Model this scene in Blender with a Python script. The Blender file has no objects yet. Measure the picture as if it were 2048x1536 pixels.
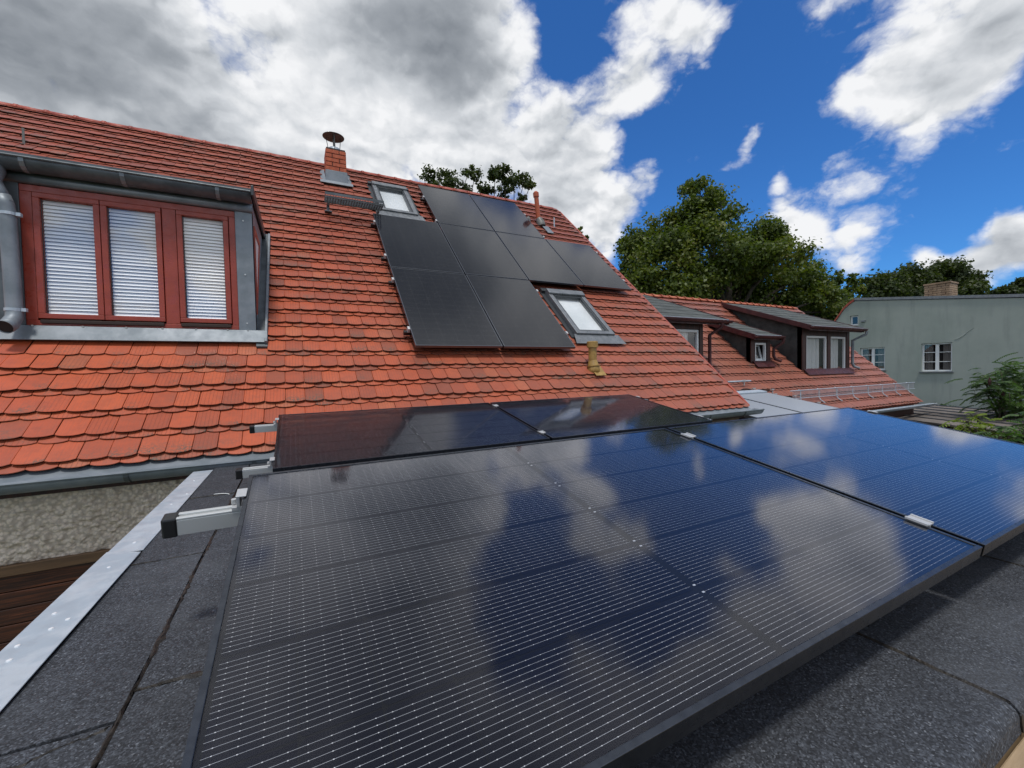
import bpy, bmesh, math, random
import numpy as np
from mathutils import Vector, Matrix

rnd = random.Random(7)
nrg = np.random.default_rng(7)
sc = bpy.context.scene
COL = sc.collection

# ------------------------------------------------------------------ camera
YAW, PITCH, ROLL, FPX = 0.478, -0.0314, -0.0207, 833.0      # x runs along the ridge, y towards the house, z up
fw = Vector((math.sin(YAW) * math.cos(PITCH), math.cos(YAW) * math.cos(PITCH), math.sin(PITCH)))
r0 = Vector((math.cos(YAW), -math.sin(YAW), 0))
u0 = r0.cross(fw)
rt = math.cos(ROLL) * r0 + math.sin(ROLL) * u0
up = -math.sin(ROLL) * r0 + math.cos(ROLL) * u0
cam_d = bpy.data.cameras.new('camera')
cam = bpy.data.objects.new('camera', cam_d)
COL.objects.link(cam)
cam.matrix_world = Matrix((rt, up, -fw)).transposed().to_4x4()
cam_d.sensor_fit = 'HORIZONTAL'
cam_d.sensor_width = 36
cam_d.lens = FPX / 2048 * 36
cam_d.clip_start = 0.02
cam_d.clip_end = 2000
sc.camera = cam


def ray(px, py):
    return fw + rt * ((px - 1024) / FPX) - up * ((py - 768) / FPX)


def at(px, py, depth):
    return ray(px, py) * depth


def on_plane(px, py, p, n):
    d = ray(px, py)
    return d * (p.dot(n) / d.dot(n))


def project(p):
    z = p.dot(fw)
    return 1024 + FPX * p.dot(rt) / z, 768 - FPX * p.dot(up) / z, z


# ------------------------------------------------------------------ world, sun, exposure
SUN_DIR = Vector((-0.12, -0.32, 0.94)).normalized()
w = bpy.data.worlds.new('World')
sc.world = w
w.use_nodes = True
nt = w.node_tree
nt.nodes.clear()


class NT:
    def __init__(s, tree):
        s.t = tree

    def n(s, typ, **kw):
        nd = s.t.nodes.new(typ)
        for k, v in kw.items():
            setattr(nd, k, v)
        return nd

    def l(s, a, b):
        s.t.links.new(a, b)

    def setin(s, sock, v):
        if hasattr(v, 'is_linked') or isinstance(v, bpy.types.NodeSocket):
            s.l(v, sock)
        else:
            sock.default_value = v

    def math(s, op, a, b=0.0, c=None, clamp=False):
        nd = s.n('ShaderNodeMath', operation=op)
        nd.use_clamp = clamp
        s.setin(nd.inputs[0], a)
        s.setin(nd.inputs[1], b)
        if c is not None:
            s.setin(nd.inputs[2], c)
        return nd.outputs[0]

    def vmath(s, op, a, b=(0, 0, 0), scale=None):
        nd = s.n('ShaderNodeVectorMath', operation=op)
        s.setin(nd.inputs[0], a)
        s.setin(nd.inputs[1], b)
        if scale is not None:
            s.setin(nd.inputs['Scale'], scale)
        return nd.outputs['Value'] if op in ('DISTANCE', 'DOT_PRODUCT', 'LENGTH') else nd.outputs['Vector']

    def maprange(s, v, a, b, c=0.0, d=1.0, smooth=True):
        nd = s.n('ShaderNodeMapRange')
        nd.interpolation_type = 'SMOOTHSTEP' if smooth else 'LINEAR'
        s.setin(nd.inputs['Value'], v)
        s.setin(nd.inputs['From Min'], a)
        s.setin(nd.inputs['From Max'], b)
        s.setin(nd.inputs['To Min'], c)
        s.setin(nd.inputs['To Max'], d)
        return nd.outputs['Result']

    def noise(s, vec, scale, detail=4, rough=0.5, out='Fac', **kw):
        nd = s.n('ShaderNodeTexNoise')
        s.setin(nd.inputs['Vector'], vec)
        nd.inputs['Scale'].default_value = scale
        nd.inputs['Detail'].default_value = detail
        nd.inputs['Roughness'].default_value = rough
        for k, v in kw.items():
            nd.inputs[k].default_value = v
        return nd.outputs[out]

    def mix(s, f, a, b, blend='MIX'):
        nd = s.n('ShaderNodeMix', data_type='RGBA', blend_type=blend)
        s.setin(nd.inputs[0], f)
        s.setin(nd.inputs[6], a)
        s.setin(nd.inputs[7], b)
        return nd.outputs[2]

    def ramp(s, f, stops):
        nd = s.n('ShaderNodeValToRGB')
        s.setin(nd.inputs[0], f)
        e = nd.color_ramp.elements
        while len(e) > 1:
            e.remove(e[-1])
        e[0].position = stops[0][0]
        e[0].color = (*stops[0][1], 1)
        for p, c in stops[1:]:
            k = e.new(p)
            k.color = (*c, 1)
        return nd.outputs[0]


W = NT(nt)
sky = W.n('ShaderNodeTexSky', sky_type='NISHITA')
sky.sun_disc = False
sky.sun_elevation = math.asin(SUN_DIR.z)
sky.sun_rotation = math.atan2(SUN_DIR.x, SUN_DIR.y)
sky.altitude = 50
sky.air_density = 1.0
sky.dust_density = 0.4
sky.ozone_density = 3.0
tc = W.n('ShaderNodeTexCoord')
D0 = W.vmath('NORMALIZE', tc.outputs['Generated'])


def pdir(px, py):
    return tuple(ray(px, py).normalized())


def adir(az, el):
    a, e = math.radians(az), math.radians(el)
    return (math.sin(a) * math.cos(e), math.cos(a) * math.cos(e), math.sin(e))


def ang(px, py, rp):
    return (ray(px, py).normalized() - ray(px, py + rp).normalized()).length


# cloud banks of this sky: where each one stands and how wide it is
blobs = []
for (px, py, rp, a) in [
    (-120, 120, 330, 1.3), (60, 60, 300, 1.1), (250, 150, 300, 1.1), (300, 30, 170, .7), (520, 240, 230, 1.0), (660, 70, 220, .9),
    (850, 60, 280, 1.3), (940, 60, 200, .9), (700, 150, 240, .8), (820, 180, 230, .8), (350, 290, 240, .9), (60, 300, 260, .9), (980, 250, 200, .9),
    (900, 350, 180, .9), (1060, 330, 150, .9), (1160, 260, 140, .85), (1250, 180, 130, .9), (1180, 380, 150, 1.0), (1290, 390, 70, .8),
    (1100, 430, 120, .8), (1310, 160, 95, .6), (1350, 20, 150, .95), (1395, 90, 85, .6), (1250, 0, 100, .7), (1440, 90, 60, .5),
    (650, 330, 170, .9), (780, 360, 140, .8), (1235, 455, 80, .8), (1215, 520, 80, .8),
    (1760, 140, 130, .95), (1880, 110, 150, .9), (2010, 90, 150, .9), (1830, 205, 110, .75), (1950, 190, 120, .8), (1712, 170, 50, .4), (2060, 30, 120, .8),
    (1508, 262, 46, .66), (1495, 305, 42, .62), (1548, 374, 36, .7), (1572, 435, 74, .9), (1610, 478, 66, .75), (1705, 458, 36, .55), (1742, 446, 30, .45),
    (1700, 535, 40, .45), (1848, 495, 55, .85), (1910, 520, 70, .85), (1990, 500, 95, .95), (1860, 500, 50, .5), (2060, 480, 110, .95), (2030, 425, 50, .7), (1940, 560, 70, .7),
    (1455, 335, 30, .4), (1620, 12, 46, .42), (2035, 222, 34, .55), (1905, 455, 26, .4)]:
    blobs.append((pdir(px, py), ang(px, py, rp) * 1.0, a))
for (az, el, R, a) in [
    (-156, 16, 9, .8), (-163, 6, 8, .7), (-172, 14, 7, .6), (-8, 76, 12, 1.0), (20, 66, 12, .9), (45, 66, 12, 1.0), (62, 62, 12, 1.0), (70, 50, 10, .8), (-30, 40, 22, 1.2), (-14, 46, 18, 1.0), (8, 46, 16, 1.5), (12, 62, 20, 1.9), (22, 50, 11, 1.0), (40, 62, 13, 1.0), (-50, 25, 26, 1.2),
    (70, 38, 11, 1.0), (80, 33, 12, 1.0), (60, 58, 14, 1.1), (82, 54, 15, 1.0), (100, 62, 18, 1.2), (10, 82, 18, 1.3), (75, 72, 16, 1.2), (72, 46, 9, .9), (88, 14, 10, 1.0), (48, 50, 7, .45), (95, 40, 16, 1.0), (30, 72, 16, 1.0)]:
    blobs.append((adir(az, el), 2 * math.sin(math.radians(R) / 2), a))

warpn = W.n('ShaderNodeTexNoise')
warpn.inputs['Scale'].default_value = 5.0
warpn.inputs['Detail'].default_value = 5
W.l(D0, warpn.inputs['Vector'])
wv = W.vmath('SUBTRACT', warpn.outputs['Color'], (0.5, 0.5, 0.5))
Dw = W.vmath('ADD', D0, W.vmath('SCALE', wv, scale=0.12))
tot = None
for c, R, a in blobs:
    d = W.vmath('DISTANCE', Dw, c)
    v = W.maprange(d, 0.0, R, a, 0.0)
    tot = v if tot is None else W.math('ADD', tot, v)
# the rest of the dome, behind and beside the frame: broken cloud
cen = Vector(adir(28, 26))
outside = W.maprange(W.vmath('DISTANCE', D0, tuple(cen)), 0.98, 1.25)
lown = W.noise(D0, 2.6, 3, .5)
tot = W.math('ADD', tot, W.math('MULTIPLY', outside, W.maprange(lown, .36, .50, .1, 1.0)))
Dz = W.vmath('MULTIPLY', D0, (1, 1, 1.7))


def puffs(vec, sc_, octs):
    """rounded heaps with sharp creases between them"""
    tot_, amp, norm = None, 1.0, 0.0
    for k in range(octs):
        n_ = W.noise(W.vmath('ADD', vec, (k * 3.1, k * 1.7, 0)), sc_ * 2.1 ** k, 0, .5)
        a_ = W.math('MULTIPLY', W.math('ABSOLUTE', W.math('SUBTRACT', n_, .5)), 3.4 * amp)
        tot_ = a_ if tot_ is None else W.math('ADD', tot_, a_)
        norm += amp
        amp *= .56
    return W.math('DIVIDE', tot_, norm)


def fbm(vec, octs=5, dn=8):
    a = W.noise(vec, 6.0, dn, .58)
    b = puffs(vec, 6.3, octs)
    return W.math('ADD', W.math('MULTIPLY', a, .68), W.math('MULTIPLY', b, .32))


wn2 = W.n('ShaderNodeTexNoise')
wn2.inputs['Scale'].default_value = 16
wn2.inputs['Detail'].default_value = 5
wn2.inputs['Roughness'].default_value = .6
W.l(D0, wn2.inputs['Vector'])
Dz = W.vmath('ADD', Dz, W.vmath('SCALE', W.vmath('SUBTRACT', wn2.outputs['Color'], (.5, .5, .5)), scale=.05))
n1 = fbm(Dz)
n2 = fbm(W.vmath('ADD', Dz, (-.010, -.003, .026)), 3, 5)
n1s = fbm(Dz, 3, 5)
tlow = W.math('MINIMUM', tot, 1.45)
dens = W.math('ADD', tlow, W.math('MULTIPLY', W.math('SUBTRACT', n1, .455), 2.9))
alpha = W.maprange(dens, 0.30, 1.05)
rel = W.math('SUBTRACT', n1s, n2)
belly = W.noise(W.vmath('MULTIPLY', D0, (1, 1, 1.5)), 3.4, 3, .45)
belly = W.maprange(belly, .36, .64, -.6, .6, False)
thick = W.maprange(W.math('ADD', tot, belly), .9, 3.6, 0, .58)
mid = W.maprange(W.math('SUBTRACT', tot, W.math('MULTIPLY', n1s, .8)), .3, .9, 0, .10)
rel = W.math('MULTIPLY', rel, W.maprange(tot, .8, 2.4, 1.45, .75))
lum = W.math('SUBTRACT', 1.0, W.math('ADD', thick, mid))
lum = W.math('ADD', lum, rel)
lum = W.math('MAXIMUM', W.math('MINIMUM', lum, 1.0), 0.0)
ccol = W.ramp(lum, [(0, (.12, .14, .165)), (.25, (.215, .24, .275)), (.5, (.38, .41, .45)), (.75, (.66, .69, .73)), (1, (.96, .97, .99))])
lp_bg = W.n('ShaderNodeBackground')
W.l(ccol, lp_bg.inputs['Color'])
lp_bg.inputs['Strength'].default_value = 0.95
skyc = W.mix(1.0, sky.outputs['Color'], (.33, .80, 1.36, 1), 'MULTIPLY')
bg = W.n('ShaderNodeBackground')
W.l(skyc, bg.inputs['Color'])
bg.inputs['Strength'].default_value = 0.10
mx = W.n('ShaderNodeMixShader')
W.l(alpha, mx.inputs[0])
W.l(bg.outputs[0], mx.inputs[1])
W.l(lp_bg.outputs[0], mx.inputs[2])
wo = W.n('ShaderNodeOutputWorld')
W.l(mx.outputs[0], wo.inputs[0])
w.cycles.sampling_method = 'MANUAL'
w.cycles.sample_map_resolution = 1024

sun_d = bpy.data.lights.new('sun', 'SUN')
sun_d.energy = 2.3
sun_d.angle = math.radians(7)
sun_d.color = (1.0, .95, .88)
sun = bpy.data.objects.new('sun', sun_d)
COL.objects.link(sun)
sun.rotation_euler = SUN_DIR.to_track_quat('Z', 'Y').to_euler()
sun.location = (0, 0, 30)
vs = sc.view_settings
vs.view_transform = 'Standard'
vs.look = 'None'
vs.exposure = 0.0
vs.gamma = 1.0
vs.use_curve_mapping = False
sc.cycles.max_bounces = 7
sc.cycles.transparent_max_bounces = 12
sc.cycles.sample_clamp_indirect = 6.0


# ------------------------------------------------------------------ materials
MATS = {}


def mat(name, color=(.5, .5, .5), rough=.6, metal=0.0, spec=.5, coat=0.0, build=None):
    if name in MATS:
        return MATS[name]
    m = bpy.data.materials.new(name)
    m.use_nodes = True
    t = NT(m.node_tree)
    p = m.node_tree.nodes['Principled BSDF']
    p.inputs['Base Color'].default_value = (*color, 1)
    p.inputs['Roughness'].default_value = rough
    p.inputs['Metallic'].default_value = metal
    p.inputs['Specular IOR Level'].default_value = spec
    p.inputs['Coat Weight'].default_value = coat
    if build:
        build(t, p)
    MATS[name] = m
    return m


def bump(t, p, h, strength=.3, dist=.01):
    b = t.n('ShaderNodeBump')
    b.inputs['Strength'].default_value = strength
    b.inputs['Distance'].default_value = dist
    t.l(h, b.inputs['Height'])
    t.l(b.outputs[0], p.inputs['Normal'])
    return b


def geo_pos(t):
    return t.n('ShaderNodeNewGeometry').outputs['Position']


def mottled(c1, c2, scale, rough=.6, metal=0.0, bstr=0.0, bscale=60, detail=6, rv=.15, spec=.5, bdist=.004, lo=.35, hi=.65):
    def b(t, p):
        pos = geo_pos(t)
        n = t.noise(pos, scale, detail, .6)
        f = t.maprange(n, lo, hi)
        t.l(t.mix(f, (*c1, 1), (*c2, 1)), p.inputs['Base Color'])
        n2 = t.noise(pos, scale * 2.3, 4, .6)
        t.l(t.maprange(n2, .3, .7, max(rough - rv, .03), min(rough + rv, 1)), p.inputs['Roughness'])
        p.inputs['Metallic'].default_value = metal
        p.inputs['Specular IOR Level'].default_value = spec
        if bstr:
            bump(t, p, t.noise(pos, bscale, 5, .6), bstr, bdist)
    return b


# clay tile: colour, grooves, lichen
def tile_build(base_a, base_b, base_c, weather):
    def b(t, p):
        uv = t.n('ShaderNodeUVMap')
        uv.uv_map = 'UVMap'
        sep = t.n('ShaderNodeSeparateXYZ')
        t.l(uv.outputs[0], sep.inputs[0])
        g = t.n('ShaderNodeNewGeometry')
        oi = t.n('ShaderNodeObjectInfo')
        r = t.math('FRACT', t.math('ADD', g.outputs['Random Per Island'], oi.outputs['Random']))
        r2 = t.math('FRACT', t.math('MULTIPLY', r, 17.31))
        r3 = t.math('FRACT', t.math('MULTIPLY', r, 53.77))
        pos = g.outputs['Position']
        big = t.noise(pos, .55, 3, .5)
        f = t.math('ADD', t.math('MULTIPLY', r, .55), t.maprange(big, .3, .7, .0, .45, False))
        col = t.ramp(f, [(-.0, base_a), (.5, base_b), (1, base_c)])
        col = t.mix(t.maprange(r3, .86, .90, 0, .55), col, (.15, .045, .028, 1))
        col = t.mix(t.maprange(r2, .90, .93, 0, .45), col, (.56, .17, .07, 1))
        # older, dustier clay towards the right gable; darker near the ridge, grazing-angle light painted into the colour
        sp = t.n('ShaderNodeSeparateXYZ')
        t.l(pos, sp.inputs[0])
        wn = t.noise(pos, 1.3, 3, .5)
        old = t.math('MULTIPLY', t.maprange(t.math('ADD', sp.outputs[0], t.maprange(wn, .3, .7, -1, 1, False)), -1.5, 4.5, 0, .62), 1.0)
        col = t.mix(old, col, (.27, .085, .052, 1))
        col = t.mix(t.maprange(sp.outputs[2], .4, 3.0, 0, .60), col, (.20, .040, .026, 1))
        # bake tone across one tile
        tone = t.noise(t.vmath('ADD', pos, t.n('ShaderNodeCombineXYZ').outputs[0]), 14, 4, .6)
        col = t.mix(t.maprange(tone, .35, .75, 0, .32), col, (base_a[0] * .8, base_a[1] * 1.0, base_a[2] * 1.2, 1))
        fine = t.noise(pos, 160, 3, .6)
        col = t.mix(t.maprange(fine, .35, .75, 0, .10), col, (.50, .20, .11, 1))
        # drawn grooves along the tile
        gx = t.math('MULTIPLY', sep.outputs[0], 6.0)
        tri = t.math('ABSOLUTE', t.math('SUBTRACT', t.math('FRACT', gx), .5))
        groove = t.maprange(tri, .0, .10, 1.0, 0.0)
        gsel = t.maprange(t.math('ADD', r2, t.maprange(sepx(t, pos), -3.0, 1.0, -.75, .3, False)), .0, .5, 0, 1)
        groove = t.math('MULTIPLY', groove, gsel)
        streak = t.noise(t.vmath('MULTIPLY', uv.outputs[0], (14, 1.2, 1)), 3.0, 4, .6)
        col = t.mix(t.math('MULTIPLY', groove, .55), col, (.13, .04, .025, 1))
        col = t.mix(t.maprange(streak, .42, .75, 0, .42), col, (.20, .075, .05, 1))
        # grey-black lichen towards the tail of some tiles
        tail = t.maprange(sep.outputs[1], .0, .16, 1.0, .12)
        li = t.noise(pos, 2.1, 4, .65)
        li2 = t.noise(pos, 60, 5, .7)
        ly = t.math('MULTIPLY', t.math('MULTIPLY', t.maprange(li, .46, .62), tail), t.maprange(li2, .42, .60))
        ly = t.math('MULTIPLY', ly, t.maprange(r3, .2, .7, .25, weather))
        col = t.mix(ly, col, (.085, .075, .055, 1))
        spk = t.noise(pos, 30, 2, .5)
        spm = t.math('MULTIPLY', t.maprange(spk, .70, .74), t.maprange(sepx(t, pos), 2.5, 6.0, 0.0, .8, False))
        col = t.mix(spm, col, (.05, .035, .03, 1))
        t.l(col, p.inputs['Base Color'])
        p.inputs['Roughness'].default_value = .48
        p.inputs['Specular IOR Level'].default_value = .5
        h = t.math('SUBTRACT', t.math('MULTIPLY', fine, .25), groove)
        bump(t, p, h, .5, .0016)
    return b


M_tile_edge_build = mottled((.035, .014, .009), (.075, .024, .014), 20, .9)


def sepx(t, pos):
    s = t.n('ShaderNodeSeparateXYZ')
    t.l(pos, s.inputs[0])
    return s.outputs[0]


M_tile = mat('clay_tile', build=tile_build((.22, .042, .020), (.45, .076, .023), (.55, .105, .031), 1.0))
M_tile_edge = mat('grimy_shaded_tile_rim', build=M_tile_edge_build)  # grime, with the shade under the tails painted into the colour
M_tile2 = mat('old_clay_tile', build=tile_build((.23, .075, .052), (.32, .105, .070), (.42, .15, .095), 1.0))
M_ridge = mat('ridge_clay', build=mottled((.26, .05, .035), (.40, .085, .05), 9, .6, bstr=.3))
M_ridge2 = mat('old_ridge_clay', build=mottled((.36, .09, .05), (.55, .17, .08), 3, .65, bstr=.3))
M_zinc = mat('zinc', build=mottled((.17, .20, .225), (.24, .27, .30), 5, .52, .35, .02, 30, rv=.06))
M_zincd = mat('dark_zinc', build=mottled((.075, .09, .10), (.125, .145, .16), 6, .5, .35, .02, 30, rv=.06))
M_galv = mat('galvanised_sheet', build=mottled((.40, .47, .54), (.50, .56, .62), 11, .5, .35, .06, 25, rv=.08, lo=.4, hi=.6))
M_alu = mat('aluminium', (.56, .58, .58), .38, .45)
M_white_alu = mat('bright_aluminium', (.52, .53, .54), .4, .4)
M_screw = mat('screw_head', (.80, .82, .84), .35, .3)
M_blackp = mat('black_plastic', (.012, .012, .013), .35, 0, .5)
M_red = mat('red_window_paint', build=mottled((.28, .045, .027), (.335, .058, .035), 7, .38, 0, .05, 50))
M_maroon = mat('maroon_paint', build=mottled((.045, .010, .012), (.075, .018, .018), 6, .45))
M_dkgrey = mat('dark_grey_profile', (.055, .062, .068), .38, .3)
M_mgrey = mat('grey_profile', build=mottled((.16, .175, .19), (.22, .235, .25), 8, .4, .5))
M_whitef = mat('white_window_frame', (.72, .74, .74), .4)
M_slat = mat('white_blind_slat', (.88, .90, .92), .4)
M_dark = mat('dark_interior', (.018, .018, .02), .9)
M_curtain = mat('pale_curtain', (.62, .63, .62), .9)
M_brick = mat('red_brick', build=mottled((.36, .075, .032), (.47, .115, .05), 14, .75, 0, .4, 120))
M_mortar = mat('mortar', (.06, .045, .038), .95)
M_ybrick = mat('yellow_brick', build=mottled((.20, .13, .08), (.36, .25, .16), 3, .8))
M_lead = mat('lead_sheet', build=mottled((.10, .105, .10), (.17, .17, .16), 12, .55, .3, .3, 40))
M_orangep = mat('orange_pipe', (.40, .085, .03), .5)
M_yellowp = mat('ochre_pipe', build=mottled((.26, .155, .04), (.37, .235, .065), 18, .5))
M_frame = mat('black_anodised', build=mottled((.065, .072, .086), (.085, .094, .11), 40, .30, 1.0, rv=.04))
M_frame2 = mat('grey_anodised', (.15, .16, .18), .30, 1.0)
M_back = mat('black_backsheet', (.006, .007, .010), .6, 0, .1)
M_wire = mat('cell_wire', (.58, .61, .66), .36, .5)
M_pad = mat('solder_pad', (.70, .72, .76), .36, .4)


def cell_build(t, p):
    oi = t.n('ShaderNodeObjectInfo')
    c = t.mix(oi.outputs['Random'], (.0045, .0055, .011, 1), (.0065, .0075, .013, 1))
    t.l(c, p.inputs['Base Color'])
    p.inputs['Roughness'].default_value = .45
    p.inputs['Specular IOR Level'].default_value = .06


M_cell = mat('silicon_cell', build=cell_build)


def clear_glass(name, ior, rough, bstr=0.0, bscale=3.0, tint=(1, 1, 1), gcol=(1, 1, 1), dust=1.0, coated=False):
    m = bpy.data.materials.new(name)
    m.use_nodes = True
    t = NT(m.node_tree)
    m.node_tree.nodes.clear()
    lw = t.n('ShaderNodeLayerWeight')          # same from either side, unlike a bare Fresnel node
    lw.inputs['Blend'].default_value = .5
    f0 = .024 if coated else ((ior - 1) / (ior + 1)) ** 2        # anti-reflective coat: little head-on, much at grazing
    frs = t.math('ADD', t.math('MULTIPLY', t.math('POWER', lw.outputs['Facing'], 3.9 if coated else 5.0), 1 - f0), f0)
    tr = t.n('ShaderNodeBsdfTransparent')
    tr.inputs['Color'].default_value = (*tint, 1)
    gl = t.n('ShaderNodeBsdfGlossy')
    gl.inputs['Roughness'].default_value = rough
    gl.inputs['Color'].default_value = (*gcol, 1)
    if bstr:
        pos = geo_pos(t)
        b = t.n('ShaderNodeBump')
        b.inputs['Strength'].default_value = bstr
        b.inputs['Distance'].default_value = .002
        t.l(t.noise(pos, bscale, 3, .5), b.inputs['Height'])
        t.l(b.outputs[0], gl.inputs['Normal'])
        t.l(b.outputs[0], lw.inputs['Normal'])
    m1 = t.n('ShaderNodeMixShader')
    t.l(frs, m1.inputs[0])
    t.l(tr.outputs[0], m1.inputs[1])
    t.l(gl.outputs[0], m1.inputs[2])
    # dust lying on the pane
    df = t.n('ShaderNodeBsdfDiffuse')
    df.inputs['Color'].default_value = (.42, .42, .42, 1)
    m2 = t.n('ShaderNodeMixShader')
    dn = t.noise(geo_pos(t), 5, 6, .65)
    t.l(t.maprange(dn, .45, .85, .004 * dust, .035 * dust), m2.inputs[0])
    t.l(m1.outputs[0], m2.inputs[1])
    t.l(df.outputs[0], m2.inputs[2])
    o = t.n('ShaderNodeOutputMaterial')
    t.l(m2.outputs[0], o.inputs[0])
    MATS[name] = m
    return m


M_solarglass = clear_glass('solar_glass', 1.5, .07, 0.0, 2.0, gcol=(.95, .95, 1.0), dust=.15, coated=True)
M_pane = clear_glass('window_glass', 1.9, .01, .05, 2.0)


def roofpv_build(t, p):
    tcn = t.n('ShaderNodeTexCoord')
    s = t.n('ShaderNodeSeparateXYZ')
    t.l(tcn.outputs['Object'], s.inputs[0])
    lx = t.math('ABSOLUTE', t.math('SUBTRACT', t.math('FRACT', t.math('DIVIDE', s.outputs[0], .1855)), .5))
    ly = t.math('ABSOLUTE', t.math('SUBTRACT', t.math('FRACT', t.math('DIVIDE', s.outputs[1], .1095)), .5))
    wx = t.math('ABSOLUTE', t.math('SUBTRACT', t.math('FRACT', t.math('DIVIDE', s.outputs[0], .0112)), .5))
    line = t.math('MAXIMUM', t.maprange(lx, .484, .496), t.maprange(ly, .47, .49))
    wire = t.maprange(wx, .0, .05, .05, 0)
    c = t.mix(line, (.0045, .0055, .010, 1), (.022, .023, .027, 1))
    c = t.mix(wire, c, (.5, .5, .5, 1))
    dn = t.noise(geo_pos(t), 7, 6, .7)
    dirt = t.noise(t.vmath('MULTIPLY', tcn.outputs['Object'], (3, 14, 1)), 2.2, 6, .7)
    c = t.mix(t.maprange(dirt, .56, .80, 0, .16), c, (.35, .35, .36, 1))
    t.l(c, p.inputs['Base Color'])
    p.inputs['Roughness'].default_value = .10
    p.inputs['IOR'].default_value = 1.5
    p.inputs['Specular IOR Level'].default_value = .62
    bump(t, p, t.noise(geo_pos(t), 6, 3, .5), .10, .003)


M_roofpv = mat('roof_laminate', build=roofpv_build)


def felt_build(t, p):
    pos = geo_pos(t)
    v = t.n('ShaderNodeTexVoronoi')
    v.inputs['Scale'].default_value = 300
    t.l(pos, v.inputs['Vector'])
    sr = t.n('ShaderNodeSeparateColor')
    t.l(v.outputs['Color'], sr.inputs[0])
    g1 = t.ramp(sr.outputs[0], [(0, (.014, .016, .020)), (.45, (.032, .036, .045)), (.8, (.066, .075, .092)), (.97, (.105, .12, .145)), (1, (.20, .22, .25))])
    n = t.noise(pos, 7, 6, .65)
    n3 = t.noise(pos, 60, 4, .7)
    g1 = t.mix(t.maprange(n, .35, .70, .40, 0), g1, (.016, .018, .022, 1))
    pud = t.noise(pos, 1.9, 5, .6)
    g1 = t.mix(t.maprange(pud, .54, .66, 0, .30), g1, (.090, .098, .110, 1))
    g1 = t.mix(t.maprange(n3, .48, .72, 0, .45), g1, (.080, .092, .112, 1))
    t.l(g1, p.inputs['Base Color'])
    t.l(t.maprange(sr.outputs[1], .94, .98, .85, .30), p.inputs['Roughness'])
    p.inputs['Specular IOR Level'].default_value = .45
    h = t.math('ADD', t.math('MULTIPLY', sr.outputs[2], .8), t.math('MULTIPLY', n3, 1.5))
    bump(t, p, h, .9, .0022)


M_felt = mat('mineral_felt', build=felt_build)
M_bitumen = mat('bitumen', build=mottled((.010, .009, .008), (.030, .025, .020), 60, .5, 0, .9, 120, spec=.4))


def render_build(t, p):
    pos = geo_pos(t)
    n = t.noise(pos, 3.0, 5, .6)
    v = t.n('ShaderNodeTexVoronoi')
    v.inputs['Scale'].default_value = 40
    t.l(t.vmath('ADD', pos, t.vmath('SCALE', t.noise(pos, 30, 2, .5, 'Color'), scale=.02)), v.inputs['Vector'])
    c = t.mix(t.maprange(n, .35, .65), (.70, .60, .48, 1), (.82, .71, .58, 1))
    c = t.mix(t.maprange(v.outputs['Distance'], .25, .75, 0, .45), c, (.16, .135, .105, 1))
    t.l(c, p.inputs['Base Color'])
    p.inputs['Roughness'].default_value = .9
    p.inputs['Specular IOR Level'].default_value = .2
    bump(t, p, t.math('SUBTRACT', 1, v.outputs['Distance']), .8, .01)


M_render = mat('pebble_dash', build=render_build)
M_plaster = mat('brown_plaster', build=mottled((.14, .095, .06), (.22, .155, .10), 4, .9, 0, .4, 60))


def wood_build(c1, c2, c3, axis=(1.2, 12, 12), knots=False):
    def b(t, p):
        pos = geo_pos(t)
        oi = t.n('ShaderNodeObjectInfo')
        q = t.vmath('MULTIPLY', pos, axis)
        n = t.noise(t.vmath('ADD', q, t.vmath('SCALE', (7, 3, 5), scale=oi.outputs['Random'])), 2.2, 7, .65, Distortion=.8)
        col = t.ramp(n, [(.3, c1), (.5, c2), (.7, c3)])
        if knots:
            k = t.noise(t.vmath('MULTIPLY', pos, (6, 22, 22)), 1.8, 3, .5)
            col = t.mix(t.maprange(k, .66, .72), col, (.03, .018, .01, 1))
        t.l(col, p.inputs['Base Color'])
        p.inputs['Roughness'].default_value = .55
        bump(t, p, n, .35, .004)
    return b


M_plank = mat('dark_plank', build=wood_build((.008, .004, .003), (.045, .014, .006), (.15, .045, .016), (1.0, 16, 22)))
M_beam = mat('brown_beam', build=wood_build((.075, .042, .020), (.11, .062, .030), (.14, .08, .04)))
M_board = mat('pale_board', build=wood_build((.24, .17, .095), (.36, .26, .155), (.46, .35, .22), (2, 9, 9), True))
M_post = mat('dark_timber', build=wood_build((.018, .007, .005), (.045, .014, .010), (.09, .028, .018), (9, 9, 1.2)))


def green_build(t, p):
    pos = geo_pos(t)
    n = t.noise(pos, .5, 6, .6)
    n2 = t.noise(t.vmath('MULTIPLY', pos, (1, 1.5, .25)), 1.6, 5, .6)
    c = t.mix(t.maprange(n, .35, .65), (.27, .315, .285, 1), (.325, .365, .335, 1))
    c = t.mix(t.maprange(n2, .48, .72, 0, .45), c, (.205, .24, .22, 1))
    t.l(c, p.inputs['Base Color'])
    p.inputs['Roughness'].default_value = .9
    bump(t, p, t.noise(pos, 45, 4, .6), .25, .006)


M_green = mat('sage_render', build=green_build)


def shingle_build(t, p):
    pos = geo_pos(t)
    n = t.noise(pos, 3, 6, .7)
    n2 = t.noise(pos, 45, 4, .7)
    c = t.mix(t.maprange(n, .35, .65), (.045, .052, .050, 1), (.085, .095, .09, 1))
    c = t.mix(t.maprange(n2, .5, .75, 0, .4), c, (.15, .165, .155, 1))
    t.l(c, p.inputs['Base Color'])
    p.inputs['Roughness'].default_value = .85
    bump(t, p, n2, .6, .008)


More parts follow.
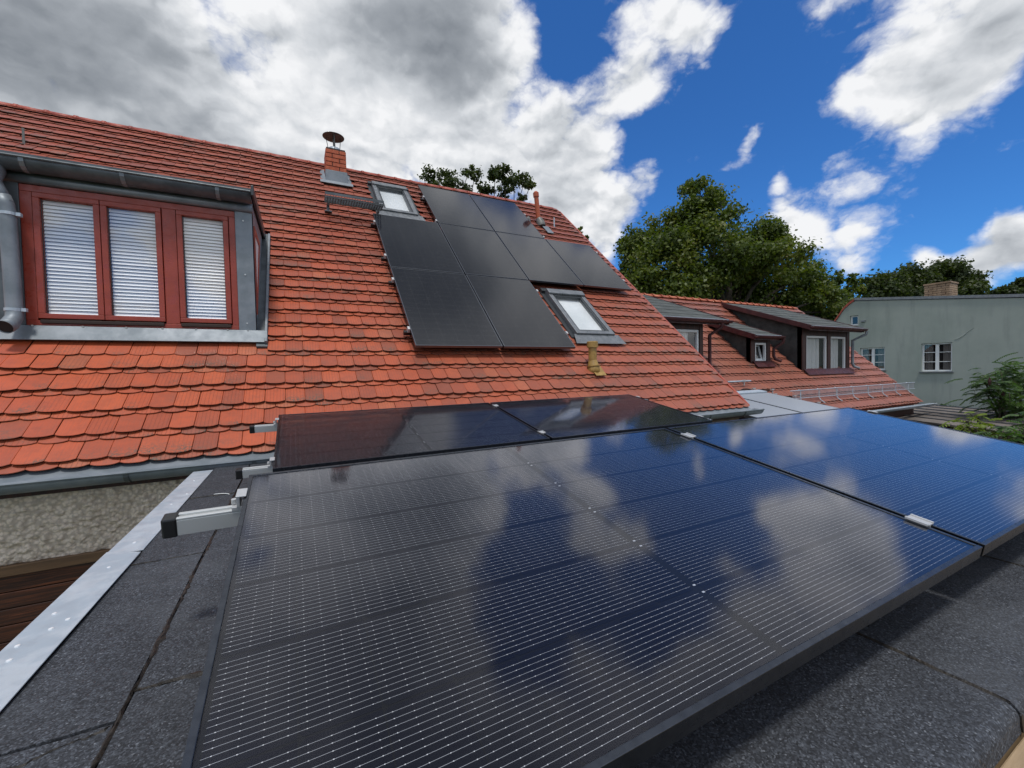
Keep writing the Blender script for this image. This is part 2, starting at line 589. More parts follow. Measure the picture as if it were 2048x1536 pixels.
M_shingle = mat('slate_grey_felt', build=shingle_build)
M_cheek = mat('slate_cheek', build=mottled((.020, .026, .026), (.040, .048, .047), 4, .7, 0, .3, 20))
M_shed = mat('fibre_cement', build=mottled((.10, .085, .075), (.17, .15, .135), 1.5, .8, 0, .4, 30))
M_ground = mat('grass_ground', build=mottled((.035, .055, .018), (.075, .085, .035), .8, .95, 0, .6, 8))
M_bark = mat('bark', build=mottled((.035, .028, .022), (.08, .065, .05), 6, .9, 0, .6, 20))


def leaf_mat(name, cols, trans=.35):
    m = bpy.data.materials.new(name)
    m.use_nodes = True
    t = NT(m.node_tree)
    m.node_tree.nodes.clear()
    g = t.n('ShaderNodeNewGeometry')
    pos = g.outputs['Position']
    big = t.noise(pos, .35, 4, .6)
    f = t.math('ADD', t.math('MULTIPLY', g.outputs['Random Per Island'], .55), t.maprange(big, .32, .68, -.1, .5, False))
    col = t.ramp(f, [(i / (len(cols) - 1), c) for i, c in enumerate(cols)])
    d = t.n('ShaderNodeBsdfPrincipled')
    t.l(col, d.inputs['Base Color'])
    d.inputs['Roughness'].default_value = .5
    d.inputs['Specular IOR Level'].default_value = .35
    tl = t.n('ShaderNodeBsdfTranslucent')
    t.l(t.mix(1, col, (1.5, 1.6, .6, 1), 'MULTIPLY'), tl.inputs[0])
    mxs = t.n('ShaderNodeMixShader')
    mxs.inputs[0].default_value = trans
    t.l(d.outputs[0], mxs.inputs[1])
    t.l(tl.outputs[0], mxs.inputs[2])
    o = t.n('ShaderNodeOutputMaterial')
    t.l(mxs.outputs[0], o.inputs[0])
    MATS[name] = m
    return m


M_leafA = leaf_mat('maple_leaf', [(.030, .052, .010), (.062, .095, .014), (.110, .145, .022), (.17, .155, .035)])
M_leafB = leaf_mat('dark_leaf', [(.024, .040, .012), (.046, .068, .016), (.080, .10, .026)])
M_leafC = leaf_mat('sumac_leaf', [(.022, .060, .016), (.045, .10, .022), (.09, .16, .035)])
M_leafD = leaf_mat('young_leaf', [(.07, .12, .015), (.13, .19, .02), (.20, .25, .03)])


# ------------------------------------------------------------------ mesh helpers
def ident(a, b, c):
    return Vector((a, b, c))


class MB:
    def __init__(s):
        s.v, s.f, s.m = [], [], []

    def add(s, vs_, fs, mi=0):
        o = len(s.v)
        s.v += [Vector(q) for q in vs_]
        for f in fs:
            s.f.append([i + o for i in f])
            s.m.append(mi)
        return s

    def box(s, a0, a1, b0, b1, c0, c1, fn=ident, mi=0):
        p = [fn(a, b, c) for c in (c0, c1) for b in (b0, b1) for a in (a0, a1)]
        return s.add(p, [(0, 2, 3, 1), (4, 5, 7, 6), (0, 1, 5, 4), (2, 6, 7, 3), (0, 4, 6, 2), (1, 3, 7, 5)], mi)

    def prism(s, pts, off, mi=0):
        n = len(pts)
        p = [Vector(q) for q in pts]
        off = Vector(off)
        s.add(p + [q + off for q in p], [list(range(n))[::-1], [i + n for i in range(n)]] + [(i, (i + 1) % n, (i + 1) % n + n, i + n) for i in range(n)], mi)
        return s

    def tube(s, pts, r, n=10, caps=True, mi=0):
        pts = [Vector(q) for q in pts]
        rs = r if isinstance(r, (list, tuple)) else [r] * len(pts)
        rings = []
        prev = None
        for i, q in enumerate(pts):
            d = (pts[min(i + 1, len(pts) - 1)] - pts[max(i - 1, 0)]).normalized()
            if prev is None:
                a = d.orthogonal().normalized()
            else:
                a = (prev - d * prev.dot(d))
                a = a.normalized() if a.length > 1e-6 else d.orthogonal().normalized()
            prev = a
            b = d.cross(a)
            rings.append([q + (a * math.cos(2 * math.pi * k / n) + b * math.sin(2 * math.pi * k / n)) * rs[i] for k in range(n)])
        vsx = [x for rg in rings for x in rg]
        fs = [(i * n + k, i * n + (k + 1) % n, (i + 1) * n + (k + 1) % n, (i + 1) * n + k) for i in range(len(pts) - 1) for k in range(n)]
        if caps:
            fs += [tuple(range(n))[::-1], tuple((len(pts) - 1) * n + k for k in range(n))]
        return s.add(vsx, fs, mi)

    def sheet(s, prof_a, prof_b, mi=0):
        n = len(prof_a)
        return s.add(list(prof_a) + list(prof_b), [(i, i + 1, n + i + 1, n + i) for i in range(n - 1)], mi)

    def build(s, name, mats, parent=None, origin=None, smooth=False, bevel=0.0, solid=0.0, seg=2):
        me = bpy.data.meshes.new(name)
        pw = WORLD.get(parent.name, Vector()) if parent else Vector()
        if origin is None:
            origin = pw
        else:
            origin = Vector(origin) * UNIT
        origin = Vector(origin)
        me.from_pydata([tuple(q * UNIT - origin) for q in s.v], [], s.f)
        if not isinstance(mats, (list, tuple)):
            mats = [mats]
        for m_ in mats:
            me.materials.append(m_)
        me.polygons.foreach_set('material_index', s.m)
        if smooth:
            me.polygons.foreach_set('use_smooth', [True] * len(s.f))
        me.update()
        o = bpy.data.objects.new(name, me)
        COL.objects.link(o)
        if parent:
            o.parent = parent
        o.location = origin - pw
        WORLD[o.name] = origin
        if bevel:
            bm_ = o.modifiers.new('bevel', 'BEVEL')
            bm_.width = bevel
            bm_.segments = seg
            bm_.limit_method = 'ANGLE'
        if solid:
            sm = o.modifiers.new('solid', 'SOLIDIFY')
            sm.thickness = solid
            sm.offset = 0
        if smooth:
            try:
                me.set_sharp_from_angle(angle=math.radians(40))
            except Exception:
                pass
        return o


WORLD = {}
UNIT = 1.0          # metres per drawing unit of the building being built


def tag(o, label=None, cat=None, group=None, kind=None):
    if label:
        o['label'] = label
    if cat:
        o['category'] = cat
    if group:
        o['group'] = group
    if kind:
        o['kind'] = kind
    return o


def thing(name, loc, label, cat, group=None, rot=None):
    o = bpy.data.objects.new(name, None)
    COL.objects.link(o)
    loc = Vector(loc) * UNIT
    o.location = loc
    o.empty_display_size = .1
    if rot:
        o.rotation_euler = rot
    WORLD[o.name] = Vector(loc)
    return tag(o, label, cat, group)


def copy_tree(o, parent=None):
    c = o.copy()
    COL.objects.link(c)
    c.parent = parent
    for ch in list(o.children):
        copy_tree(ch, c)
    return c


# ------------------------------------------------------------------ roof planes
TH = 0.7487
ct, st = math.cos(TH), math.sin(TH)
DS = Vector((0, ct, st))
NR = Vector((0, -st, ct))
MX = Vector((1.2527, 4.9375, .2177))


def RP(u, v, h=0.0):
    return MX + Vector((u, 0, 0)) + DS * v + NR * h


NX = Vector((0, 5.84, -.155))


def NP(x, v, h=0.0):
    return NX + Vector((x, 0, 0)) + DS * v + NR * h


ROOF_ROT = Matrix(((1, 0, 0), (0, ct, -st), (0, st, ct)))

# ------------------------------------------------------------------ ground
GZ = -3.3
bmg = MB()
bmg.add([(-600, -600, GZ), (900, -600, GZ), (900, 900, GZ), (-600, 900, GZ)], [(0, 1, 2, 3)])
tag(bmg.build('ground', M_ground), kind='structure')


# ------------------------------------------------------------------ tile courses
def tile_proto(i):
    """one beaver-tail tile, tail at y=0, head at +y, top face near z=0"""
    r = random.Random(i)
    wd, ln, t = .1622, .292, .0185
    sag = .021 + r.uniform(-.003, .003)
    arc = []
    N = 7
    for k in range(N):
        a = -1 + 2 * k / (N - 1)
        arc.append((a * wd / 2, sag * (1 - math.sqrt(max(0, 1 - (a * .93) ** 2))) / (1 - math.sqrt(1 - .93 ** 2)) * 1.0 + r.uniform(-.0008, .0008)))
    out = arc + [(wd / 2, ln), (-wd / 2, ln)]
    ch = .0028
    n = len(out)
    cx, cy = 0, ln * .5

    def inset(q):
        return (q[0] - math.copysign(min(ch, abs(q[0])), q[0]) if abs(q[0]) > wd / 2 - .004 else q[0], q[1] + (ch if q[1] < ln / 2 else 0))
    top = [(*inset(q), 0) for q in out]
    mid = [(q[0], q[1], -ch) for q in out]
    bot = [(q[0] * .985, q[1] + (.011 if q[1] < ln / 2 else 0), -t) for q in out]
    vs_ = top + mid + bot
    fs = [tuple(range(n))]
    for k in list(range(N)) + [n - 1]:
        k2 = (k + 1) % n
        fs.append((k, n + k, n + k2, k2))
        fs.append((n + k, 2 * n + k, 2 * n + k2, n + k2))
    return np.array(vs_, float), fs, wd, ln


PROTOS = [tile_proto(i) for i in range(5)]


def tile_mesh(name, vs_, fs, uvs, m):
    me = bpy.data.meshes.new(name)
    me.from_pydata(vs_.tolist(), [], fs)
    me.materials.append(m)
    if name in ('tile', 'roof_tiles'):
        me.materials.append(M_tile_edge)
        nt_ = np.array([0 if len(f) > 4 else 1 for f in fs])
        # the chamfer ring keeps the face clay, the undercut tail rim is dark: grime plus painted-in shade
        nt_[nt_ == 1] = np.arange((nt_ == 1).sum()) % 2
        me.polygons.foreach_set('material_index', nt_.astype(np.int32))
    uvl = me.uv_layers.new(name='UVMap')
    idx = np.empty(len(me.loops), dtype=np.int32)
    me.loops.foreach_get('vertex_index', idx)
    uvl.data.foreach_set('uv', uvs[idx].ravel())
    me.update()
    return me


def proto_uv(pr):
    v, fs, wd, ln = pr
    return np.stack([v[:, 0] / wd + .5, v[:, 1]], 1)


def lay_roof(parent, fn, u_lo, u_hi, v0, ncourse, pitch, phase, skip, rank, mtl, verge=None, nmax=300, half_at=None):
    pm = [tile_mesh('tile', p_[0], p_[1], proto_uv(p_), mtl) for p_ in PROTOS]
    items = []
    W_ = .1655
    for k in range(ncourse):
        for layer in (0, 1):
            tail = v0 + k * pitch + (.048 if layer else 0.0)
            ph = phase + (0 if layer else W_ / 2)
            j0 = math.ceil((u_lo - ph) / W_)
            j1 = math.floor((u_hi - ph) / W_)
            drift = rnd.uniform(-.006, .006)
            for j in range(j0, j1 + 1):
                u = ph + j * W_ + drift + rnd.gauss(0, .0012)
                sx = 1.0
                if not layer and half_at and abs(u - half_at[0]) < .05 and half_at[1] < tail < half_at[2]:
                    sx, u = .5, half_at[0] + .040
                elif skip(u, tail):
                    continue
                items.append((u, tail + rnd.gauss(0, .0028) + .003 * math.sin(u * 1.1 + k), layer, rnd.randrange(5), rnd.gauss(0, .006), rnd.gauss(0, .0012), sx))
    t2 = .044
    sl = math.atan2(t2, pitch)
    scored = sorted(range(len(items)), key=lambda q: rank(items[q]))
    single = set(q for q in scored[:nmax] if rank(items[q]) < 1e8)
    VS, FS, UV = [], [], []
    off = 0
    for q, (u, v, layer, pi, yaw, lift, sx) in enumerate(items):
        hh = (.0215 if layer else -.001) + lift + .005 * math.sin(u * 1.3 + v * .7) + .003 * math.sin(u * 3.1 - v * 2.2)
        tilt = -sl * (1.0 if layer else .55)
        Rl = Matrix.Rotation(yaw, 3, 'Z') @ Matrix.Rotation(tilt + rnd.gauss(0, .004), 3, 'X') @ Matrix.Rotation(rnd.gauss(0, .006), 3, 'Y')
        R3 = ROOF_ROT @ Rl @ Matrix.Diagonal((sx, 1, 1))
        pos = fn(u, v, hh) * UNIT
        if q in single:
            o = bpy.data.objects.new('tile', pm[pi])
            o.parent = parent
            o.matrix_local = Matrix.Translation(pos - WORLD[parent.name]) @ R3.to_4x4() @ Matrix.Diagonal((UNIT, UNIT, UNIT, 1))
            COL.objects.link(o)
        else:
            pv = PROTOS[pi][0] @ np.array(R3).T * UNIT + np.array(pos) - np.array(WORLD[parent.name])
            VS.append(pv)
            FS += [[i + off for i in f] for f in PROTOS[pi][1]]
            UV.append(proto_uv(PROTOS[pi]))
            off += len(pv)
    me = tile_mesh('roof_tiles', np.concatenate(VS), FS, np.concatenate(UV), mtl)
    o = bpy.data.objects.new('roof_tiles', me)
    COL.objects.link(o)
    o.parent = parent
    tag(o, kind='stuff')
    return o


def ridge_row(parent, p0, p1, step, r, m, flare=1.12, nseg=9):
    d = (p1 - p0)
    L_ = d.length
    d.normalize()
    side = Vector((0, 0, 1)).cross(d).normalized()
    n_ = int(L_ / step)
    for k in range(n_):
        a = p0 + d * (k * step)
        b = a + d * (step * 1.04)
        mb = MB()
        rows = []
        for (q, rr) in ((a, r * flare), (a + d * .045, r * flare * .98), (a + d * .05, r * 1.0), (b, r * .93)):
            rows.append([q + (side * math.cos(math.pi * (i / nseg)) + Vector((0, 0, 1)) * math.sin(math.pi * i / nseg) * .85) * rr for i in range(nseg + 1)])
        for i in range(3):
            mb.sheet(rows[i], rows[i + 1])
        mb.build('ridge_tile', m, parent, origin=a, smooth=True, solid=.012)


def half_gutter(mb, x0, x1, yc, zt, r, n=12, bead=.009):
    a, b = [], []
    for k in range(n + 1):
        th = math.pi * k / n
        y, z = yc + r * math.cos(th), zt - r * math.sin(th)
        a.append((x0, y, z))
        b.append((x1, y, z))
    mb.sheet(a, b)
    for x in (x0, x1):
        mb.add([(x, yc, zt)] + [(x, q[1], q[2]) for q in a], [(0, i + 1, i + 2) for i in range(n)])
    mb.tube([(x0, yc - r, zt), (x1, yc - r, zt)], bead, 8)


# ================================================================== MAIN HOUSE
house = thing('house', (1.25, 4.15, GZ), 'house with an orange-red beaver-tail tiled roof carrying eight black panels and a zinc dormer', 'house')
XL, XR = -5.6, 5.03                      # roof from left end to right verge in u
hx0, hx1 = MX.x + XL, MX.x + XR
# walls
wl = MB()
wl.box(hx0 + .1, 6.17, 4.16, 13.9, GZ, -.70)
ridge_p = RP(0, 5.86, -.08)
for x in (hx0 + .1, 6.17):
    pass
wl.prism([(hx0 + .1, 4.16, -.70), (hx0 + .1, 13.9, -.70), (hx0 + .1, ridge_p.y, ridge_p.z - .08)], (6.17 - hx0 - .1, 0, 0))
wl.build('wall', M_plaster, house)


# pebble-dash coat on the eaves wall, real relief
def cell_relief(nx, nz, dx, dz, x0, z0, s, seed):
    g = np.random.default_rng(seed)
    gx, gz = int(nx * dx / s) + 4, int(nz * dz / s) + 4
    jx, jz, hh = g.random((gz, gx)), g.random((gz, gx)), g.random((gz, gx))
    X, Z = np.meshgrid(np.arange(nx) * dx / s + 1, np.arange(nz) * dz / s + 1)
    ix, iz = X.astype(int), Z.astype(int)
    best = np.full(X.shape, 9.)
    bh = np.zeros(X.shape)
    for a in (-1, 0, 1):
        for b in (-1, 0, 1):
            cx, cz = np.clip(ix + a, 0, gx - 1), np.clip(iz + b, 0, gz - 1)
            d = np.hypot((X - (cx + jx[cz, cx])) * .75, Z - (cz + jz[cz, cx]))
            m_ = d < best
            best = np.where(m_, d, best)
            bh = np.where(m_, hh[cz, cx], bh)
    return np.clip(1 - best * 1.1, 0, 1) ** .6 * (.5 + .5 * bh)


dx = .0085
nx, nz = int((-.2 + 3.0) / dx), int((1.264 - .66) / dx)
rel1 = cell_relief(nx, nz, dx, dx, 0, 0, .036, 3)
rel2 = cell_relief(nx, nz, dx, dx, 0, 0, .055, 4)
H = rel1 * .030 + rel2 * .020
me = bpy.data.meshes.new('pebble_dash')
Xg, Zg = np.meshgrid(-3.0 + np.arange(nx) * dx, -1.264 + np.arange(nz) * dx)
vv = np.stack([Xg, 4.15 - H, Zg], -1).reshape(-1, 3) - np.array(WORLD[house.name])
ii = np.arange(nz * nx).reshape(nz, nx)
qf = np.stack([ii[:-1, :-1], ii[:-1, 1:], ii[1:, 1:], ii[1:, :-1]], -1).reshape(-1, 4)
me.from_pydata(vv.tolist(), [], qf.tolist())
me.materials.append(M_render)
me.polygons.foreach_set('use_smooth', [True] * len(me.polygons))
o = bpy.data.objects.new('pebble_dash', me)
COL.objects.link(o)
o.parent = house
tag(o, label='rough beige pebble-dash coat on the wall under the gutter')
MB().box(-3.4, -.2, 4.09, 4.159, -1.335, -1.264).build('beam', M_beam, house, bevel=.004)
planks = MB()
z = -1.345
while z > GZ + .2:
    hgt = .115
    MB().box(-3.4, -.2, 4.128, 4.158, z - hgt + .006, z).build('plank', M_plank, house, origin=(-1.8, 4.14, z), bevel=.004)
    z -= hgt

# roof body
roof = MB()
# roof deck with the dormer well left whole; the dormer stands on it
for sgn in (0,):
    roof.prism([RP(XL + .05, -1.17, -.06), RP(XL + .05, -1.17, -.16), RP(XL + .05, 5.80, -.16), RP(XL + .05, 5.80, -.06)], (XR - XL - .10, 0, 0))
RB = RP(0, 5.80, -.06)
roof.prism([(hx0 + .05, RB.y, RB.z), (hx0 + .05, RB.y + 5.1 * ct, RB.z - 5.1 * st), (hx0 + .05, RB.y + 5.1 * ct, RB.z - 5.1 * st - .1), (hx0 + .05, RB.y, RB.z - .12)], (XR - XL - .10, 0, 0))
roof_o = roof.build('roof', M_ridge, house, origin=(1.25, 6, 1))

SK = [(.20, .88, 3.95, 5.18), (2.58, 3.33, .42, 1.62)]        # two skylights: u0,u1,v0,v1


def main_skip(u, v):
    if -3.62 < u < -1.44 and .02 < v < 2.62:
        return True
    if u < -3.62 - .0 and False:
        return True
    for a, b, c, d in SK:
        if a - .10 < u < b + .10 and c - .30 < v < d - .02:
            return True
    if -.62 < u < -.17 and 4.72 < v < 5.35:
        return True
    return False


def hidden_by_array(px, py):
    return 556 < px < 1440 and py > 829 - .057 * (px - 556) - 2


def main_rank(it):
    p_ = RP(it[0], it[1] + .1)
    px, py, zz = project(p_)
    if px < -20 or px > 2060 or hidden_by_array(px, py) or it[1] > 1.2 or not it[2]:
        base = 1e9
        if it[1] < 0 and not it[2] and -20 < px < 1300 and not hidden_by_array(px, py) and it[1] < -.2:
            base = zz * 1.6
        return base
    if -.02 < it[0] < 2.3 and it[1] > -.05:
        return 1e9
    return zz


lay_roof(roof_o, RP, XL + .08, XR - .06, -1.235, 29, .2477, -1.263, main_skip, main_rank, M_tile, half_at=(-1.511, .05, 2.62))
# verge tiles edge strip
MB().box(XR - .03, XR + .012, -1.2, 5.8, -.10, -.012, RP).build('verge_board', M_ridge, roof_o)
ridge_row(roof_o, Vector((hx0, RB.y + .02, RB.z + .03)), Vector((hx1 + .02, RB.y + .02, RB.z + .03)), .335, .085, M_ridge)

# eaves gutter with apron
g = MB()
half_gutter(g, hx0, 6.36, 3.965, -.668, .078, bead=.011)
gut = g.build('gutter', M_zinc, house, smooth=True, solid=.003)
ap = MB()
ap.add([(hx0, 4.10, -.625), (6.25, 4.10, -.625), (6.25, 3.985, -.680), (hx0, 3.985, -.680)], [(0, 1, 2, 3)])
ap.build('eaves_apron', M_zinc, house, solid=.003)
x = -5.0
while x < 6.2:
    m_ = MB()
    pts = [(x, 3.965 + .083 * math.cos(a), -.668 - .083 * math.sin(a)) for a in np.linspace(0, math.pi, 9)]
    m_.sheet([(q[0] - .014, q[1], q[2]) for q in pts], [(q[0] + .014, q[1], q[2]) for q in pts])
    m_.build('gutter_bracket', M_zincd, gut, solid=.004)
    x += .78
MB().box(hx0 + .1, 6.2, 4.10, 4.155, -.80, -.66).build('fascia_board', M_post, house)

# ---------------- dormer
DX0, DX1, DY = -2.20, -.352, 5.12
dor = MB()
dor.box(DX0, DX1, DY + .07, DY + .10, .40, 1.80)
dormer = dor.build('dormer', M_dark, house, origin=(-1.28, 5.12, .4))
# corner claddings
MB().box(-.502, DX1, DY - .012, DY + .10, .478, 1.705).build('corner_cladding', M_zinc, dormer, bevel=.004)
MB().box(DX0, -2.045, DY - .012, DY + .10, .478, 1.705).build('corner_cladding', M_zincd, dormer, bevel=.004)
# header flashing (curved)
hp = [(DY - .014, 1.688), (DY - .030, 1.705), (DY - .040, 1.735), (DY - .030, 1.77), (DY + .02, 1.80)]
MB().sheet([(DX0, a, b) for a, b in hp], [(DX1 + .01, a, b) for a, b in hp]).build('header_flashing', M_zinc, dormer, smooth=True, solid=.004)
# cheek
ck = MB()
yb = lambda z_: MX.y + (z_ - MX.z) / math.tan(TH)
cheek_poly = [(DX1, DY - .008, .395), (DX1, DY - .008, 1.83), (DX1, yb(1.96) + .05, 1.96)]
ck.prism(cheek_poly, (-.06, 0, 0))
ck.prism([(DX0 + .06, q[1], q[2]) for q in cheek_poly], (-.06, 0, 0))
ck.build('cheek', M_zinc, dormer)
# window in the cheek
cw = MB()
tri = [(5.24, .66), (5.24, 1.60), (6.02, 1.64)]
tri_in = [(5.30, .80), (5.30, 1.54), (5.90, 1.575)]
X_ = DX1 + .012
for i in range(3):
    a, b = tri[i], tri[(i + 1) % 3]
    c, d = tri_in[(i + 1) % 3], tri_in[i]
    cw.prism([(X_, *a), (X_, *b), (X_, *c), (X_, *d)], (-.02, 0, 0))
cw.build('cheek_window_frame', M_red, dormer)
MB().add([(DX1 + .003, *q) for q in tri_in], [(0, 1, 2)]).build('cheek_pane', M_curtain, dormer)
# dormer roof slab with dark edge trim
MB().prism([(DX0 - .10, 4.96, 1.852), (DX0 - .10, 6.95, 1.985), (DX0 - .10, 6.95, 2.02), (DX0 - .10, 4.96, 1.885)], (DX1 - DX0 + .115, 0, 0)).build('dormer_roof', M_zincd, dormer)
MB().prism([(DX1 + .015, 4.90, 1.80), (DX1 + .015, 6.92, 1.915), (DX1 + .015, 6.92, 2.03), (DX1 + .015, 4.90, 1.897)], (.022, 0, 0)).build('verge_trim', M_dkgrey, dormer, bevel=.003)
# apron sill flashing
MB().prism([(DX0 - .2, DY - .012, .480), (DX0 - .2, DY - .022, .478), (DX0 - .2, DY - .085, .352), (DX0 - .2, DY - .02, .348)], (DX1 - DX0 + .30, 0, 0)).build('sill_flashing', M_zinc, dormer, bevel=.003)
sc_ = MB()
for xx in (-2.0, -1.68, -1.385, -1.12, -.86, -.60, -.425):
    sc_.tube([(xx, DY - .022, .476), (xx, DY - .030, .475)], .008, 8)
for zz in (1.60, 1.05, .55):
    sc_.tube([(-.43, DY - .012, zz), (-.43, DY - .018, zz)], .008, 8)
sc_.build('sheet_screw', M_alu, dormer)
# valley sheet beside the cheek
MB().box(DX1 - MX.x, -1.505, .12, 2.60, -.012, .012, RP).build('valley_sheet', M_zincd, dormer)
MB().box(-1.532, -1.508, .16, 2.55, .012, .052, RP).build('valley_seam', M_zinc, dormer, bevel=.003)
MB().box(-3.66, DX0 - MX.x, .12, 2.60, -.012, .012, RP).build('valley_sheet', M_zincd, dormer)
# dormer gutter
g = MB()
half_gutter(g, -2.42, -.345, 5.02, 1.845, .088, bead=.010)
dg = g.build('dormer_gutter', M_zincd, dormer, smooth=True, solid=.003)
for xx in (-1.95, -1.32, -.62):
    m_ = MB()
    pts = [(xx, 5.02 + .093 * math.cos(a), 1.845 - .093 * math.sin(a)) for a in np.linspace(0, math.pi, 9)]
    m_.sheet([(q[0] - .016, q[1], q[2]) for q in pts], [(q[0] + .016, q[1], q[2]) for q in pts])
    m_.build('gutter_bracket', M_zinc, dormer, solid=.004)
# downpipe
dp = MB()
dp.tube([(-2.17, 5.01, 1.82), (-2.165, 5.01, 1.72), (-2.16, 5.01, 1.64), (-2.13, 5.01, 1.58), (-2.085, 5.01, 1.47)], [.095, .088, .062, .055, .052], 18, caps=False)
dp.tube([(-2.105, 5.01, 1.53), (-2.085, 5.01, 1.46), (-2.075, 5.01, 1.38), (-2.068, 5.01, .60), (-2.066, 5.00, .53), (-2.075, 4.95, .47), (-2.085, 4.90, .44)], [.054, .054, .050, .050, .052, .055, .056], 18, caps=False)
dp.build('downpipe', M_zinc, dormer, smooth=True, solid=.003)
MB().tube([(-2.083, 4.905, .443), (-2.081, 4.915, .449)], .050, 18).build('pipe_mouth', M_dark, dormer)
for zz in (1.385, .595):
    m_ = MB()
    m_.tube([(-2.07, 5.01, zz - .012), (-2.07, 5.01, zz + .012)], .056, 18)
    m_.box(-2.018, -1.99, 4.985, 5.02, zz - .014, zz + .014)
    m_.build('pipe_clamp', M_galv, dormer)
# dormer window: frame, mullions, sashes, panes, blinds
win = MB()
FZ0, FZ1 = .480, 1.688
FX0, FX1 = -2.045, -.502
yF = DY
win.box(FX0, FX1, yF - .004, yF + .06, FZ1 - .060, FZ1)
win.box(FX0, FX1, yF - .004, yF + .06, FZ0, FZ0 + .045)
win.box(FX0, FX0 + .075, yF - .004, yF + .06, FZ0 + .045, FZ1 - .06)
win.box(FX1 - .055, FX1, yF - .004, yF + .06, FZ0 + .045, FZ1 - .06)
win.box(-1.092, -.985, yF - .004, yF + .06, FZ0 + .045, FZ1 - .06)
window = win.build('window', M_red, house, origin=(-1.27, DY, .48), bevel=.004)
for (a, b) in ((-1.965, -1.535), (-1.530, -1.097), (-.980, -.562)):
    s_ = MB()
    z0, z1 = FZ0 + .052, FZ1 - .063
    fr = .043
    yy0, yy1 = yF - .016, yF + .05
    s_.box(a, b, yy0, yy1, z1 - fr, z1)
    s_.box(a, b, yy0, yy1, z0 + .01, z0 + .01 + fr)
    s_.box(a, a + fr, yy0, yy1, z0 + .01 + fr, z1 - fr)
    s_.box(b - fr, b, yy0, yy1, z0 + .01 + fr, z1 - fr)
    s_.build('sash', M_red, window, bevel=.004)
    MB().add([(a + fr, yF + .018, z0 + .01 + fr), (b - fr, yF + .018, z0 + .01 + fr), (b - fr, yF + .018, z1 - fr), (a + fr, yF + .018, z1 - fr)], [(0, 1, 2, 3)]).build('pane', M_pane, window)
    gk = MB()
    gk.box(a + fr, a + fr + .006, yF + .012, yF + .016, z0 + .01 + fr, z1 - fr)
    gk.box(b - fr - .006, b - fr, yF + .012, yF + .016, z0 + .01 + fr, z1 - fr)
    gk.build('gasket', M_dkgrey, window)
    # venetian slats
    base = MB()
    cx = (a + b) / 2
    hw = (b - a) / 2 - fr - .006
    sl0 = None
    zz = z0 + fr + .028
    while zz < z1 - fr - .02:
        if sl0 is None:
            m_ = MB()
            prof = [(-.010, -.0125), (-.005, -.0045), (.000, .004), (.003, .0125)]
            m_.sheet([(cx - hw, yF + .040 + p_, zz + q_) for p_, q_ in prof], [(cx + hw, yF + .040 + p_, zz + q_) for p_, q_ in prof])
            sl0 = m_.build('blind_slat', M_slat, window, origin=(cx, yF + .04, zz), smooth=True)
            prev = sl0
        else:
            c_ = sl0.copy()
            COL.objects.link(c_)
            c_.location = Vector(sl0.location) + Vector((0, rnd.gauss(0, .0006), zz - zfirst))
            c_.rotation_euler = (rnd.gauss(0, .05), rnd.gauss(0, .0012), 0)
        if sl0 is prev:
            zfirst = zz
            prev = None
        zz += .0318
    MB().box(cx - hw - .004, cx + hw + .004, yF + .064, yF + .067, z0, z1 - .02).build('blind_backing', mat('blind_shade', (.62, .65, .68), .8), window)
MB().box(-1.95, -1.105, yF - .028, yF - .004, FZ0 + .020, FZ0 + .050).build('drip_rail', mat('bronze_rail', (.055, .035, .028), .4, .5), window, bevel=.003)
MB().box(-.975, -.567, yF - .028, yF - .004, FZ0 + .020, FZ0 + .050).build('drip_rail', MATS['bronze_rail'], window, bevel=.003)


# ---------------- skylights
def skylight(u0_, u1_, v0_, v1_, hgt, glassmat):
    s_ = MB()
    t_ = .075
    s_.box(u0_, u0_ + t_, v0_ + .06, v1_ - .12, -.03, hgt, RP)
    s_.box(u1_ - t_, u1_, v0_ + .06, v1_ - .12, -.03, hgt, RP)
    s_.box(u0_, u1_, v0_, v0_ + .07, -.03, hgt, RP)
    s_.box(u0_ + .0, u1_ - .0, v1_ - .13, v1_, -.03, hgt + .03, RP)
    sk = s_.build('skylight', M_mgrey, house, origin=RP(u0_, v0_), bevel=.006)
    d_ = MB()
    a, b, c, d = u0_ + t_ + .002, u1_ - t_ - .002, v0_ + .072, v1_ - .134
    d_.box(a, a + .03, c, d, -.02, hgt - .012, RP)
    d_.box(b - .03, b, c, d, -.02, hgt - .012, RP)
    d_.box(a + .03, b - .03, c, c + .035, -.02, hgt - .012, RP)
    d_.box(a + .03, b - .03, d - .04, d, -.02, hgt - .006, RP)
    d_.build('inner_frame', M_dkgrey, sk, bevel=.004)
    MB().add([RP(a + .03, c + .035, hgt - .03), RP(b - .03, c + .035, hgt - .03), RP(b - .03, d - .04, hgt - .03), RP(a + .03, d - .04, hgt - .03)], [(0, 1, 2, 3)]).build('pane', M_pane, sk)
    MB().box(a + .03, b - .03, c + .035, d - .04, -.015, -.005, RP).build('roller_blind', glassmat, sk)
    f_ = MB()
    f_.add([RP(u0_ - .10, v0_ - .20, .035), RP(u1_ + .12, v0_ - .20, .035), RP(u1_ + .08, v0_ + .01, .045), RP(u0_ - .04, v0_ + .01, .045)], [(0, 1, 2, 3)])
    f_.build('flashing_apron', M_mgrey, sk, solid=.004)
    for (q0, q1) in ((u0_ - .075, u0_ - .005), (u1_ + .005, u1_ + .075)):
        MB().box(q0, q1, v0_ - .02, v1_ + .02, -.02, .004, RP).build('side_flashing', M_dkgrey, sk)
    MB().box(u0_ - .06, u1_ + .06, v1_ + .005, v1_ + .09, -.01, .05, RP).build('top_flashing', M_dkgrey, sk)
    return sk


